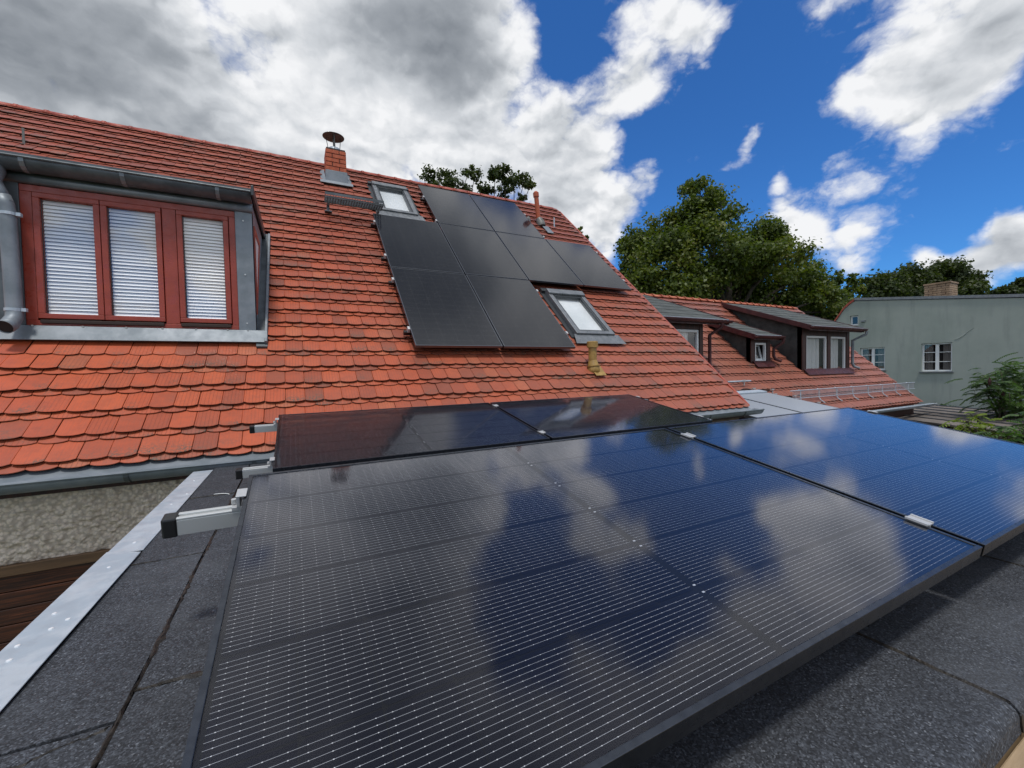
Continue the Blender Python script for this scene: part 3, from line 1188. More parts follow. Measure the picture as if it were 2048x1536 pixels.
M_blindpale = mat('pale_roller_blind', build=mottled((.55, .60, .62), (.68, .72, .74), 1.2, .7))
skylight(.20, .88, 3.95, 5.18, .075, M_blindpale)
skylight(2.58, 3.33, .42, 1.62, .075, M_blindpale)

# ---------------- chimney
CX0, CX1, CY0 = .628, .985, 8.58
cz0 = 3.60
ch = MB()
ch.box(CX0 + .012, CX1 - .012, CY0 + .012, CY0 + .42, cz0 - .2, 4.262)
chim = ch.build('chimney', M_mortar, roof_o, origin=(CX0, CY0, cz0))
# bricks are parts of the chimney: kept as one level below the house roof part
rows = 6
bh, gap = .066, .013
chh = house
z = 3.845
r_ = 0


def brick_obj(a, b, c, d, z_):
    MB().box(a, b, c, d, z_, z_ + bh).build('brick', M_brick, chim, origin=((a + b) / 2, c, z_), bevel=.003, seg=1)


while z + bh < 4.28:
    offs = .115 if r_ % 2 else .237
    xs = [CX0, CX0 + offs, CX1]
    if offs < .2:
        xs = [CX0, CX0 + .113, CX1]
    for a, b in zip(xs[:-1], xs[1:]):
        brick_obj(a + gap / 2 * (a > CX0), b - gap / 2 * (b < CX1), CY0, CY0 + .105, z)
    # side bricks
    for s0, s1 in ((CX0, CX0 + .105),):
        yy = CY0 + .114
        k = .113 if r_ % 2 == 0 else .236
        brick_obj(s0, s1, yy, yy + k - gap, z)
        brick_obj(s0, s1, yy + k, CY0 + .42, z)
    z += bh + gap
    r_ += 1
cl = MB()
cl.box(CX0 - .012, CX1 + .012, CY0 - .012, CY0 + .43, cz0 - .15, 3.838)
cl.build('lead_collar', M_zinc, chim, bevel=.004)
MB().box(-.735, -.165, 4.86, 4.98, .028, .040, RP).build('lead_apron', M_zinc, chim, bevel=.003)
sd = MB()
sd.add([(CX0 - .09, CY0 - .02, cz0 - .02), (CX0 - .012, CY0 - .02, cz0 + .02), (CX0 - .012, CY0 + .40, cz0 + .40), (CX0 - .09, CY0 + .40, cz0 + .36)], [(0, 1, 2, 3)])
sd.add([(CX1 + .10, CY0 - .02, cz0 - .02), (CX1 + .012, CY0 - .02, cz0 + .02), (CX1 + .012, CY0 + .40, cz0 + .40), (CX1 + .10, CY0 + .40, cz0 + .36)], [(0, 1, 2, 3)])
sd.build('side_flashing', M_zinc, chim, solid=.004)
cw = MB()
cw.tube([(.80, 8.77, 4.26), (.80, 8.77, 4.32), (.80, 8.77, 4.335)], [.115, .115, .105], 20)
cw.build('flue_collar', M_galv, chim, smooth=True)
cw = MB()
hatc = Vector((.79, 8.77, 4.555))
n_ = 28
ringp = [hatc + Vector((math.cos(2 * math.pi * k / n_) * .195, math.sin(2 * math.pi * k / n_) * .195, 0)) for k in range(n_)]
cw.add(ringp + [hatc + Vector((0, 0, .06))], [(k, (k + 1) % n_, n_) for k in range(n_)])
cw.build('rain_hat', M_lead, chim, smooth=True, solid=.006)
for k, a in enumerate((.5, 2.6, 4.7)):
    MB().tube([(.80 + .11 * math.cos(a), 8.77 + .11 * math.sin(a), 4.29), (.79 + .15 * math.cos(a), 8.77 + .15 * math.sin(a), 4.57)], .006, 6).build('hat_strut', M_lead, chim)
MB().tube([(.80, 8.77, 4.32), (.795, 8.77, 4.60)], .022, 8).build('flue_rod', M_lead, chim)

# ---------------- chimney-sweep step
st_ = MB()
SY0, SY1, SZ = 7.22, 7.47, 2.80
sx0, sx1 = .50, 1.40
yy = SY0
st_.box(sx0, sx1, SY0, SY0 + .006, SZ + .045, SZ + .085)
st_.box(sx0, sx1, SY0, SY0 + .004, SZ, SZ + .008)
st_.box(sx0, sx1, SY1 - .006, SY1, SZ, SZ + .05)
step = None
for k in range(9):
    y_ = SY0 + .028 * (k + 1)
    if y_ < SY1 - .01:
        st_.box(sx0, sx1, y_, y_ + .004, SZ + .026, SZ + .036)
for k in range(23):
    x_ = sx0 + k * .0405
    st_.box(x_, x_ + .0045, SY0 + .006, SY1 - .006, SZ, SZ + .044)
step = st_.build('sweep_step', M_zincd, house, origin=(.5, 7.3, 2.8))
for u_ in (-.69, .10):
    m_ = MB()
    bx = MX.x + u_
    base = RP(u_, 3.60, .03)
    m_.box(bx - .022, bx + .022, base.y + .0, base.y + .012, base.z, SZ)
    m_.box(bx - .018, bx + .018, base.y, SY1, SZ - .022, SZ - .002)
    m_.box(bx - .055, bx + .055, base.y - .06, base.y + .02, base.z - .012, base.z + .004)
    m_.build('step_bracket', M_mgrey, step)

# ---------------- vent pipes
yb_ = RP(2.478, -.335, 0)
yp = MB()
bx, by, bz = yb_
yp.tube([(bx - .012, by, bz + .05), (bx - .012, by, bz + .37)], .058, 20)
vent = yp.build('vent_pipe', M_yellowp, house, origin=yb_, smooth=True)
tag(vent, label='ochre vent pipe with cap below the lower skylight')
MB().tube([(bx - .012, by, bz + .315), (bx - .012, by, bz + .395), (bx - .012, by, bz + .402)], [.078, .078, .070], 22).build('vent_cap', M_yellowp, vent, smooth=True)
m_ = MB()
ball = []
for k in range(9):
    a = -math.pi / 2 + math.pi * k / 8
    ball.append(((bx - .012, by - .022, bz + .005 + .092 * math.sin(a)), max(.088 * math.cos(a), .004)))
m_.tube([q for q, _ in ball], [r__ for _, r__ in ball], 20)
m_.tube([(bx - .012, by - .012, bz + .06), (bx - .012, by - .002, bz + .13)], [.080, .060], 20)
m_.build('vent_base', M_yellowp, vent, smooth=True)
MB().tube([(bx - .012, by - .02, bz + .045), (bx - .012, by - .018, bz + .058)], .092, 20).build('vent_collar', M_yellowp, vent, smooth=True)
MB().box(2.42, 2.60, -.49, -.28, .032, .040, RP).build('base_plate', M_yellowp, vent, bevel=.003)

rb_ = RP(3.90, 4.626, 0)
bx, by, bz = rb_
rp = MB().tube([(bx - .06, by, bz + .10), (bx - .12, by, bz + .72)], .052, 18).build('vent_pipe', M_orangep, house, origin=rb_, smooth=True)
tag(rp, label='tall orange vent pipe near the ridge')
MB().tube([(bx - .112, by, bz + .62), (bx - .12, by, bz + .71), (bx - .122, by, bz + .745)], [.066, .066, .03], 18).build('vent_cap', M_orangep, rp, smooth=True)
MB().tube([(bx - .02, by - .06, bz - .06), (bx - .03, by - .03, bz + .04), (bx - .055, by, bz + .14)], [.10, .10, .062], 18).build('vent_base', M_lead, rp, smooth=True)
MB().box(3.86, 4.02, 4.16, 4.50, .028, .040, RP).build('base_plate', M_zinc, rp)
m_ = MB()
q = RP(3.62, 4.80, .06)
m_.tube([q, q + Vector((-.02, -.02, -.05)), q + Vector((-.05, -.05, -.10)), q + Vector((-.05, -.08, -.2))], [.03, .06, .075, .03], 12)
m_.build('cable_hood', M_lead, rp, smooth=True)


def roof_hook(u_, v_, k):
    p_ = RP(u_, v_, .02)
    m_ = MB()
    m_.box(p_.x - .014, p_.x + .014, p_.y - .01, p_.y - .004, p_.z - .06, p_.z + .17)
    m_.box(p_.x - .014, p_.x + .014, p_.y - .06, p_.y - .004, p_.z - .07, p_.z - .062)
    h_ = m_.build('roof_hook', M_galv if k else M_lead, house, origin=p_, bevel=.002)
    return h_


roof_hook(-4.46, 4.50, 0)
roof_hook(4.30, 4.72, 1)

# ================================================================== SOLAR PANELS
TILT = 0.17988
cT, sT = math.cos(TILT), math.sin(TILT)
LN, WN = 1.8014, 1.134


def frame_mesh(w_, d_, lip, hgt):
    m_ = MB()
    # outer walls with inward lip on top; corners mitred by butting
    m_.box(0, w_, 0, lip, -hgt, 0)
    m_.box(0, w_, d_ - lip, d_, -hgt, 0)
    m_.box(0, lip, lip, d_ - lip, -hgt, 0)
    m_.box(w_ - lip, w_, lip, d_ - lip, -hgt, 0)
    return m_


# cell mesh (half cell, wires along x)
def cell_mesh():
    cw_, chh_ = .1066, .1822
    m_ = MB()
    c = .006
    out = [(c, 0), (cw_ - .0006, 0), (cw_, .0006), (cw_, chh_ - .0006), (cw_ - .0006, chh_), (c, chh_), (0, chh_ - c), (0, c)]
    m_.add([(x, y, 0) for x, y in out] + [(x, y, -.0004) for x, y in out], [tuple(range(8))] + [(i, i + 8, (i + 1) % 8 + 8, (i + 1) % 8) for i in range(8)], 0)
    for k in range(16):
        y = .0098 + k * .01084
        hw = .00019
        m_.add([(-.0012, y - hw, .0003), (cw_ + .0010, y - hw, .0003), (cw_ + .0010, y + hw, .0003), (-.0012, y + hw, .0003)], [(0, 1, 2, 3)], 1)
        for x in (.010, .0385, .067, .0955):
            a = .00062
            m_.add([(x - a * 1.3, y - a, .00035), (x + a * 1.3, y - a, .00035), (x + a * 1.3, y + a, .00035), (x - a * 1.3, y + a, .00035)], [(0, 1, 2, 3)], 2)
    return m_


def make_ground_panel(label):
    root = thing('photovoltaic_module', (0, 0, 0), label, 'solar panel', 'tilted solar panels on the flat felt roof')
    frame_mesh(LN, WN, .0115, .035).build('frame', M_frame, root, bevel=.0012)
    MB().box(.0115, LN - .0115, .0115, WN - .0115, -.0085, -.0065).build('backsheet', M_back, root)
    MB().add([(.0115, .0115, -.0022), (LN - .0115, .0115, -.0022), (LN - .0115, WN - .0115, -.0022), (.0115, WN - .0115, -.0022)], [(0, 1, 2, 3)]).build('glass', M_solarglass, root)
    c0 = None
    pitch = .1086
    for half in (0, 1):
        for i in range(8):
            for j in range(6):
                if half == 0:
                    x = .0195 + i * pitch
                    flip = False
                else:
                    x = LN / 2 + .0085 + i * pitch
                y = .0115 + .0005 + j * .1855 - .0 + .0005
                if c0 is None:
                    c0 = cell_mesh().build('solar_cell', [M_cell, M_wire, M_pad], root)
                    c = c0
                else:
                    c = c0.copy()
                    COL.objects.link(c)
                c.location = (x, y + .002, -.0060)
    cr = MB()
    for j in range(1, 6):
        for s_ in (-1, 1):
            cr.box(LN / 2 - .003, LN / 2 + .004, .0115 + j * .1855 - .001 + s_ * .012, .0115 + j * .1855 + .001 + s_ * .012 + .002, -.0062, -.0055)
    cr.build('cross_connector', M_wire, root)
    # junction cable box under the glass is hidden; make the cut-out label strip
    return root


PANEL_TILT = (TILT, 0, 0)
A0 = Vector((-.1399, 1.5277, -.3072))
B0 = Vector((-.1304, 3.7397, -.3054))
DT = Vector((0, cT, sT))
NT_ = Vector((0, -sT, cT))
near1 = make_ground_panel('black solar panel lying nearest on the felt roof, thin silver wire lines showing')
near1.location = A0 - DT * WN
near1.rotation_euler = PANEL_TILT
specs = [(A0 + Vector((LN + .021, 0, 0)) - DT * WN, 'black solar panel mirroring blue sky, right one of the front pair'),
         (B0 - DT * WN, 'black solar panel left in the back pair, just below the tiled eaves'),
         (B0 + Vector((LN + .021, 0, 0)) - DT * WN, 'black solar panel right in the back pair, mirroring the ochre vent pipe')]
for loc, lab in specs:
    c = copy_tree(near1)
    c.location = loc
    c['label'] = lab


# rails under the two rows: each rail with caps and clamps
def PLN(base):
    return lambda x, v, h: base + Vector((x, 0, 0)) - DT * v + NT_ * h


def rail(base, v, label, x1):
    f = PLN(base)
    root = thing('mounting_rail', f(-.18, v, -.075), label, 'mounting rail', 'aluminium rails carrying the tilted panels')
    m_ = MB()
    w2, h0, h1 = .019, -.086, -.0365
    if label.startswith('longest'):
        pass
    m_.box(-.165, x1, v - w2, v + w2, h0, h1 - .006, f)
    m_.box(-.165, x1, v - w2, v - .007, h1 - .006, h1, f)
    m_.box(-.165, x1, v + .007, v + w2, h1 - .006, h1, f)
    m_.build('rail_profile', M_alu, root, bevel=.0015)
    MB().box(-.186, -.152, v - w2 - .003, v + w2 + .003, h0 - .003, h1 + .002, f).build('end_cap', M_blackp, root, bevel=.005)
    MB().box(x1 - .002, x1 + .02, v - w2 - .003, v + w2 + .003, h0 - .003, h1 + .002, f).build('end_cap', M_blackp, root, bevel=.005)
    for xc in (-.014, 2 * LN + .021 + .014):
        sg = -1 if xc < 1 else 1
        c_ = MB()
        c_.box(xc - .012 + sg * .004, xc + .012 + sg * .004, v - .022, v + .022, h1, h1 + .010, f)
        c_.box(xc - .004, xc + .004, v - .024, v + .024, h1 + .010, .004, f)
        c_.box(min(xc - .005, xc - sg * .020), max(xc + .005, xc - sg * .020), v - .026, v + .026, .0035, .0065, f)
        pz = [f(xc + sg * .012, v, h1 + .012), f(xc + sg * .012, v, h1 + .026)]
        c_.tube(pz, .007, 10)
        c_.build('end_clamp', M_white_alu, root, bevel=.001)
    c_ = MB()
    xm = LN + .0105
    c_.box(xm - .0225, xm + .0225, v - .027, v + .027, .002, .0055, f)
    c_.box(xm - .0225, xm - .015, v - .027, v + .027, .0055, .009, f)
    c_.box(xm + .015, xm + .0225, v - .027, v + .027, .0055, .009, f)
    c_.box(xm - .006, xm + .006, v - .027, v + .027, -.036, .002, f)
    c_.build('mid_clamp', M_white_alu, root, bevel=.0008)
    for xb in (.35, 1.5, 2.6, 3.4):
        q = f(xb, v, h0)
        MB().box(q.x - .03, q.x + .03, q.y - .03, q.y + .03, -.700, q.z + .002).build('rail_foot', M_blackp, root)
    return root


rail(A0, .141, 'silver rail with black cap sticking out over the metal edge strip', 2 * LN + .17)
rail(A0, .995, 'silver rail under the lower edge of the near panel pair', 2 * LN + .17)
rail(B0, .141, 'silver rail with black cap in front of the lowest roof tiles', 2 * LN + .17)
rail(B0, .995, 'silver rail with black cap just behind the near panel corner', 2 * LN + .17)

# ---------------- panels on the tiled roof
PW, PL = 1.134, 1.762


def make_roof_panel():
    root = thing('photovoltaic_module', (0, 0, 0), '', 'solar panel', 'solar panels mounted on the tiled roof')
    frame_mesh(PW, PL, .012, .035).build('frame', M_frame2, root, bevel=.0015)
    MB().box(.011, PW - .011, .011, PL - .011, -.008, -.002).build('laminate', M_roofpv, root)
    return root


H_P = .142
labs = {(0, 0): 'black panel at the lower left of the roof array, resting lowest above the tiles',
        (1, 0): 'black panel in the lowest row beside the lower skylight',
        (0, 1): 'black panel in the middle row directly under the chimney-sweep step',
        (1, 1): 'black panel in the middle row, second from the left, under the upper left panel',
        (2, 1): 'black panel above the lower skylight, third in the middle row',
        (3, 1): 'black panel at the right end of the middle row, reaching the roof verge',
        (1, 2): 'black panel beside the upper skylight, left one of the top row',
        (2, 2): 'black panel beside the orange vent pipe, right one of the top row'}
pr0 = None
for (i, j), lab in labs.items():
    if pr0 is None:
        pr0 = make_roof_panel()
        r_ = pr0
    else:
        r_ = copy_tree(pr0)
    r_.location = RP(i * (PW + .020), j * (PL + .020), H_P + rnd.uniform(-.001, .001))
    r_.rotation_euler = (TH, 0, 0)
    r_['label'] = lab
for (j, v, a, b, lab) in ((0, .33, 0, 2, 'lower rail behind the lowest row of roof panels'), (0, 1.45, 0, 2, 'upper rail behind the lowest row of roof panels'),
                          (1, .33, 0, 4, 'lower rail behind the middle row of roof panels'), (1, 1.45, 0, 4, 'upper rail behind the middle row of roof panels'),
                          (2, .08, 1, 3, 'lower rail behind the top row of roof panels'), (2, 1.15, 1, 3, 'upper rail behind the top row of roof panels')):
    v_ = j * (PL + .02) + v
    x0_, x1_ = a * (PW + .02) - .07, b * (PW + .02) - .02 + .07
    root = thing('mounting_rail', RP(x0_, v_, .07), lab, 'mounting rail', 'rails behind the roof panels')
    MB().box(x0_, x1_, v_ - .02, v_ + .02, .045, .092, RP).build('rail_profile', M_blackp, root)
    for xc in (x0_ + .052, x1_ - .052):
        c_ = MB()
        c_.box(xc - .014, xc + .014, v_ - .028, v_ + .028, .094, H_P + .006, RP)
        c_.build('end_clamp', M_white_alu, root)

# ================================================================== GARAGE WITH THE FLAT FELT ROOF
RZ = -.70
EY = .285
garage = thing('garage', (2.5, 2.0, GZ), 'low garage with a dark mineral-felt flat roof under the tilted panels', 'garage')
gb = MB()
gb.box(-.67, 3.80, EY + .06, 4.10, GZ, -.86)
gb.build('wall', M_plaster, garage)
MB().box(-.668, 3.86, EY + .03, 4.10, -.86, RZ - .012).build('roof_deck', M_bitumen, garage)


def jag(p, q, n, amp, seed):
    r = random.Random(seed)
    out = []
    p, q = Vector(p), Vector(q)
    d = (q - p)
    nrm = Vector((-d.y, d.x)).normalized()
    w_ = 0
    for k in range(n + 1):
        t = k / n
        w_ = .6 * w_ + r.gauss(0, amp)
        out.append(p + d * t + nrm * (w_ if 0 < k < n else 0))
    return out


def felt_sheet(x0_, x1_, y0_, y1_, wrap, th=.006, tr=0):
    """one felt sheet; wrap=True bends it over the front edge"""
    m_ = MB()
    nx_ = max(2, int((x1_ - x0_) / .06))
    ys = []
    prof = []
    if wrap:
        # rounded front edge: from vertical skirt to flat
        R_ = .024
        prof.append((EY - R_ - .002, RZ - .050))
        prof.append((EY - R_, RZ - .036))
        for k in range(7):
            a = math.pi * .5 * k / 6
            prof.append((EY - R_ * math.cos(a), RZ - R_ + R_ * math.sin(a)))
    else:
        prof.append((y0_, RZ - th))
        prof.append((y0_, RZ))
    nst = max(3, int((y1_ - prof[-1][0]) / .08))
    for k in range(1, nst + 1):
        prof.append((prof[1 if not wrap else 8][0] + (y1_ - prof[1 if not wrap else 8][0]) * k / nst, RZ))
    prof.append((y1_, RZ - th))
    r = random.Random(int(x0_ * 100 + y0_ * 10))
    cols_ = []
    for i in range(nx_ + 1):
        x = x0_ + (x1_ - x0_) * i / nx_
        j_ = (r.uniform(-.003, .003) if 0 < i < nx_ else 0)
        cols_.append([(x, y + (j_ if k in (0, 1, len(prof) - 1, len(prof) - 2) and not (wrap and k < 3) else 0), z + math.sin(x * 7 + y * 5) * .0012 + math.sin(x * 2.3 + 1 - y * 9) * .0010) for k, (y, z) in enumerate(prof)])
    for i in range(nx_):
        m_.sheet(cols_[i], cols_[i + 1])
    side0 = [(x, y, z - th) for x, y, z in cols_[0]]
    side1 = [(x, y, z - th) for x, y, z in cols_[-1]]
    m_.sheet(side0, cols_[0])
    m_.sheet(cols_[-1], side1)
    o_ = m_.build('felt_sheet', M_felt, garage, smooth=True)
    return o_


xs_ = [(-.575, -.352), (-.342, .478), (.487, 1.272), (1.281, 2.170), (2.179, 3.00), (3.01, 3.88)]
cuts = {0: [1.115, 2.03, 2.985], 1: [1.205, 2.35, 3.2], 2: [1.5, 2.8], 3: [1.1, 2.5], 4: [1.9, 3.1]}
for i, (a, b) in enumerate(xs_):
    ys_ = [None] + cuts.get(i, [2.2]) + [4.09]
    for k in range(len(ys_) - 1):
        felt_sheet(a, b, (ys_[k] + .005) if ys_[k] else EY, ys_[k + 1] - .004, ys_[k] is None)


def bitumen_line(pts, w0, w1, seed, name='bitumen_seam'):
    r = random.Random(seed)
    m_ = MB()
    rows_ = []
    n = len(pts)
    for k, q in enumerate(pts):
        d = (Vector(pts[min(k + 1, n - 1)]) - Vector(pts[max(k - 1, 0)])).normalized()
        nn = Vector((-d.y, d.x))
        wv_ = w0 + (w1 - w0) * max(0, math.sin(k * .37 + seed) * .5 + r.uniform(-.3, .6))
        if k in (0, n - 1):
            wv_ = .001
        q = Vector(q)
        l_, r_q = q + nn * wv_ * r.uniform(.5, 1.3), q - nn * wv_ * r.uniform(.5, 1.3)
        rows_.append([(l_.x, l_.y, RZ - .001), (q.x, q.y, RZ + .0028 + r.uniform(0, .0015)), (r_q.x, r_q.y, RZ - .001)])
    for a, b in zip(rows_[:-1], rows_[1:]):
        m_.sheet(a, b)
    m_.build(name, M_bitumen, garage, smooth=False)


bitumen_line(jag((-.347, .32), (-.347, 3.0), 130, .0020, 1), .004, .011, 1)
bitumen_line(jag((-.356, 1.105), (-.565, 1.03), 26, .0035, 2), .002, .010, 2)
bitumen_line(jag((-.345, 1.205), (-.13, 1.20), 26, .0025, 3), .003, .013, 3)
bitumen_line(jag((-.352, 2.03), (-.575, 2.03), 24, .003, 4), .002, .009, 4)
bitumen_line(jag((-.352, 2.985), (-.575, 2.985), 24, .002, 5), .002, .006, 5)
bitumen_line(jag((1.2765, .275), (1.2765, 1.4), 50, .0008, 6), .004, .007, 6)
bitumen_line(jag((2.1745, .29), (2.1745, 1.4), 50, .0008, 7), .003, .006, 7)
# overlap tongue hanging over the rounded edge
m_ = MB()
m_.prism([(1.272, EY - .026, RZ - .015), (1.282, EY - .026, RZ - .015), (1.287, EY - .028, RZ - .050), (1.276, EY - .028, RZ - .050)], (0, .003, 0))
m_.build('bitumen_seam', M_bitumen, garage)

# metal edge strip in two lengths + screws
es = MB()
es.box(-.692, -.574, 2.18, 3.79, RZ + .002, RZ + .006)
es.box(-.694, -.690, 2.18, 3.79, RZ - .06, RZ + .006)
estrip = es.build('edge_strip', M_galv, garage, bevel=.001)
es = MB()
es.prism([(-.692, -1.2, RZ + .0065), (-.574, -1.2, RZ + .0065), (-.571, 2.14, RZ + .0085), (-.692, 2.205, RZ + .0085)], (0, 0, .0035))
es.box(-.6945, -.6915, -1.2, 2.19, RZ - .06, RZ + .010)
estrip2 = es.build('edge_strip', M_galv, garage, bevel=.001)
# the strip continues in front of the felt on a verge batten
MB().box(-.688, -.58, -1.2, EY + .02, RZ - .12, RZ + .001).build('verge_batten', M_board, garage)
for (x_, y_) in ((-.63, 3.46), (-.60, 3.09), (-.63, 2.88), (-.63, 2.29)):
    MB().tube([(x_, y_, RZ + .005), (x_, y_, RZ + .0085), (x_, y_, RZ + .0095)], [.0065, .006, .003], 10).build('screw', M_screw, estrip)
for (x_, y_) in ((-.63, 2.02), (-.655, 1.70), (-.625, 1.60), (-.605, 1.64), (-.665, 1.54), (-.65, 1.47), (-.62, 1.2)):
    MB().tube([(x_, y_, RZ + .0115), (x_, y_, RZ + .014), (x_, y_, RZ + .015)], [.0062, .0056, .003], 10).build('screw', M_screw, estrip2)
# pale board below the felt edge
MB().box(.6, 3.9, -.12, .256, -.80, -.752).build('edge_board', M_board, garage, bevel=.003)
MB().box(.6, 3.9, .262, .284, -1.0, -.752).build('fascia', M_board, garage)

# ---------------- farther tilted panels on a small flat-roofed store behind the house corner
def pale_build(t, p):
    tcn = t.n('ShaderNodeTexCoord')
    s = t.n('ShaderNodeSeparateXYZ')
    t.l(tcn.outputs['Object'], s.inputs[0])
    lx = t.math('ABSOLUTE', t.math('SUBTRACT', t.math('FRACT', t.math('DIVIDE', s.outputs[0], .06)), .5))
    ly = t.math('ABSOLUTE', t.math('SUBTRACT', t.math('FRACT', t.math('DIVIDE', s.outputs[1], .06)), .5))
    k = t.math('MAXIMUM', t.maprange(lx, .38, .46), t.maprange(ly, .38, .46))
    t.l(t.mix(k, (.30, .33, .37, 1), (.42, .45, .48, 1)), p.inputs['Base Color'])
    p.inputs['Roughness'].default_value = .30


M_pale = mat('pale_collector_glass', build=pale_build)


def make_far_panel():
    root = thing('solar_collector', (0, 0, 0), '', 'solar collector', 'pale solar collectors beyond the house corner')
    frame_mesh(1.22, 1.55, .016, .05).build('frame', M_mgrey, root)
    MB().box(.016, 1.22 - .016, .016, 1.55 - .016, -.008, -.002).build('cover', M_pale, root)
    return root


fp0 = None
for k, (x_, lab) in enumerate(((7.68, 'pale grey solar collector beyond the gutter end, nearer the neighbour house'), (6.41, 'pale grey solar collector half hidden by the corner of the main house'))):
    if fp0 is None:
        fp0 = make_far_panel()
        r_ = fp0
    else:
        r_ = copy_tree(fp0)
    r_.location = Vector((x_, 5.36, -.571)) - DT * 1.55
    r_.rotation_euler = PANEL_TILT
    r_['label'] = lab
bar = MB().prism([(6.3, 5.38, -.575), (6.3, 5.38, -.545), (6.3, 5.56, -.515), (6.3, 5.56, -.60)], (2.62, 0, 0)).build('wind_plate', M_galv, bevel=.004)
tag(bar, 'grey folded metal plate behind the pale solar collectors', 'metal plate')
store = thing('store', (7.5, 4.8, GZ), 'small flat-roofed store carrying the pale solar collectors', 'store')
MB().box(6.3, 8.6, 3.9, 5.5, GZ, -1.0).build('wall', M_plaster, store)
MB().box(6.28, 8.7, 3.85, 5.52, -1.0, -.93).build('roof', M_felt, store)

# ================================================================== NEIGHBOUR HOUSE
UNIT = 1.2
nb = thing('house', (10.5, 5.2, GZ / UNIT), 'neighbouring house with an older red tiled roof and three dark dormers', 'house')
NX0, NX1 = 5.45, 15.12
wl = MB()
wl.box(NX0 + .1, NX1 - .12, 5.05, 11.0, GZ, -1.05)
rpk = NP(0, 2.95, -.1)
wl.prism([(NX0 + .1, 5.05, -1.05), (NX0 + .1, 11.0, -1.05), (NX0 + .1, rpk.y, rpk.z - .08)], (NX1 - NX0 - .22, 0, 0))
wl.build('wall', M_post, nb)
rf = MB()
rf.prism([NP(NX0, -1.28, -.06), NP(NX0, -1.28, -.15), NP(NX0, 2.95, -.15), NP(NX0, 2.95, -.06)], (NX1 - NX0 - .04, 0, 0))
rf.prism([(NX0, rpk.y, rpk.z + .03), (NX0, rpk.y + 4.3 * ct, rpk.z - 4.3 * st), (NX0, rpk.y + 4.3 * ct, rpk.z - 4.3 * st - .1), (NX0, rpk.y, rpk.z - .1)], (NX1 - NX0 - .04, 0, 0))
nroof = rf.build('roof', M_ridge, nb, origin=(10, 6, 0))

DORM = [  # x0,x1 (body), face y, roof front z, roof back v, roof x0, roof x1, front overhang y
    (5.75, 7.47, 5.84, .955, 2.93, 5.72, 7.99, 5.62),
    (9.43, 10.17, 6.08, .70, 1.95, 9.33, 10.32, 5.90),
    (11.08, 13.33, 5.84, .93, 2.86, 10.95, 13.45, 5.56)]


def nb_skip(u, v):
    for (a, b, fy, z_, bv, r0_, r1_, oy) in DORM:
        fv = (fy - NX.y) / ct
        if a + .06 < u < b - .06 and fv - .05 < v < bv:
            return True
    return False


def nb_rank(it):
    p_ = NP(it[0], it[1] + .1)
    px, py, zz = project(p_)
    if not it[2] or px < 1290 or px > 2060 or py > 815:
        return 1e9
    if it[1] > .2:
        return 1e9
    return zz


lay_roof(nroof, NP, NX0, NX1 - .05, -1.33, 17, .2520, .03, nb_skip, nb_rank, M_tile2)
ridge_row(nroof, Vector((NX0 + .2, rpk.y, rpk.z + .08)), Vector((NX1 + .02, rpk.y, rpk.z + .08)), .30, .085, M_ridge2, 1.22)
g = MB()
half_gutter(g, NX0, NX1 + .25, 4.77, -1.115, .07, bead=.012)
g.build('gutter', M_galv, nb, smooth=True, solid=.003)

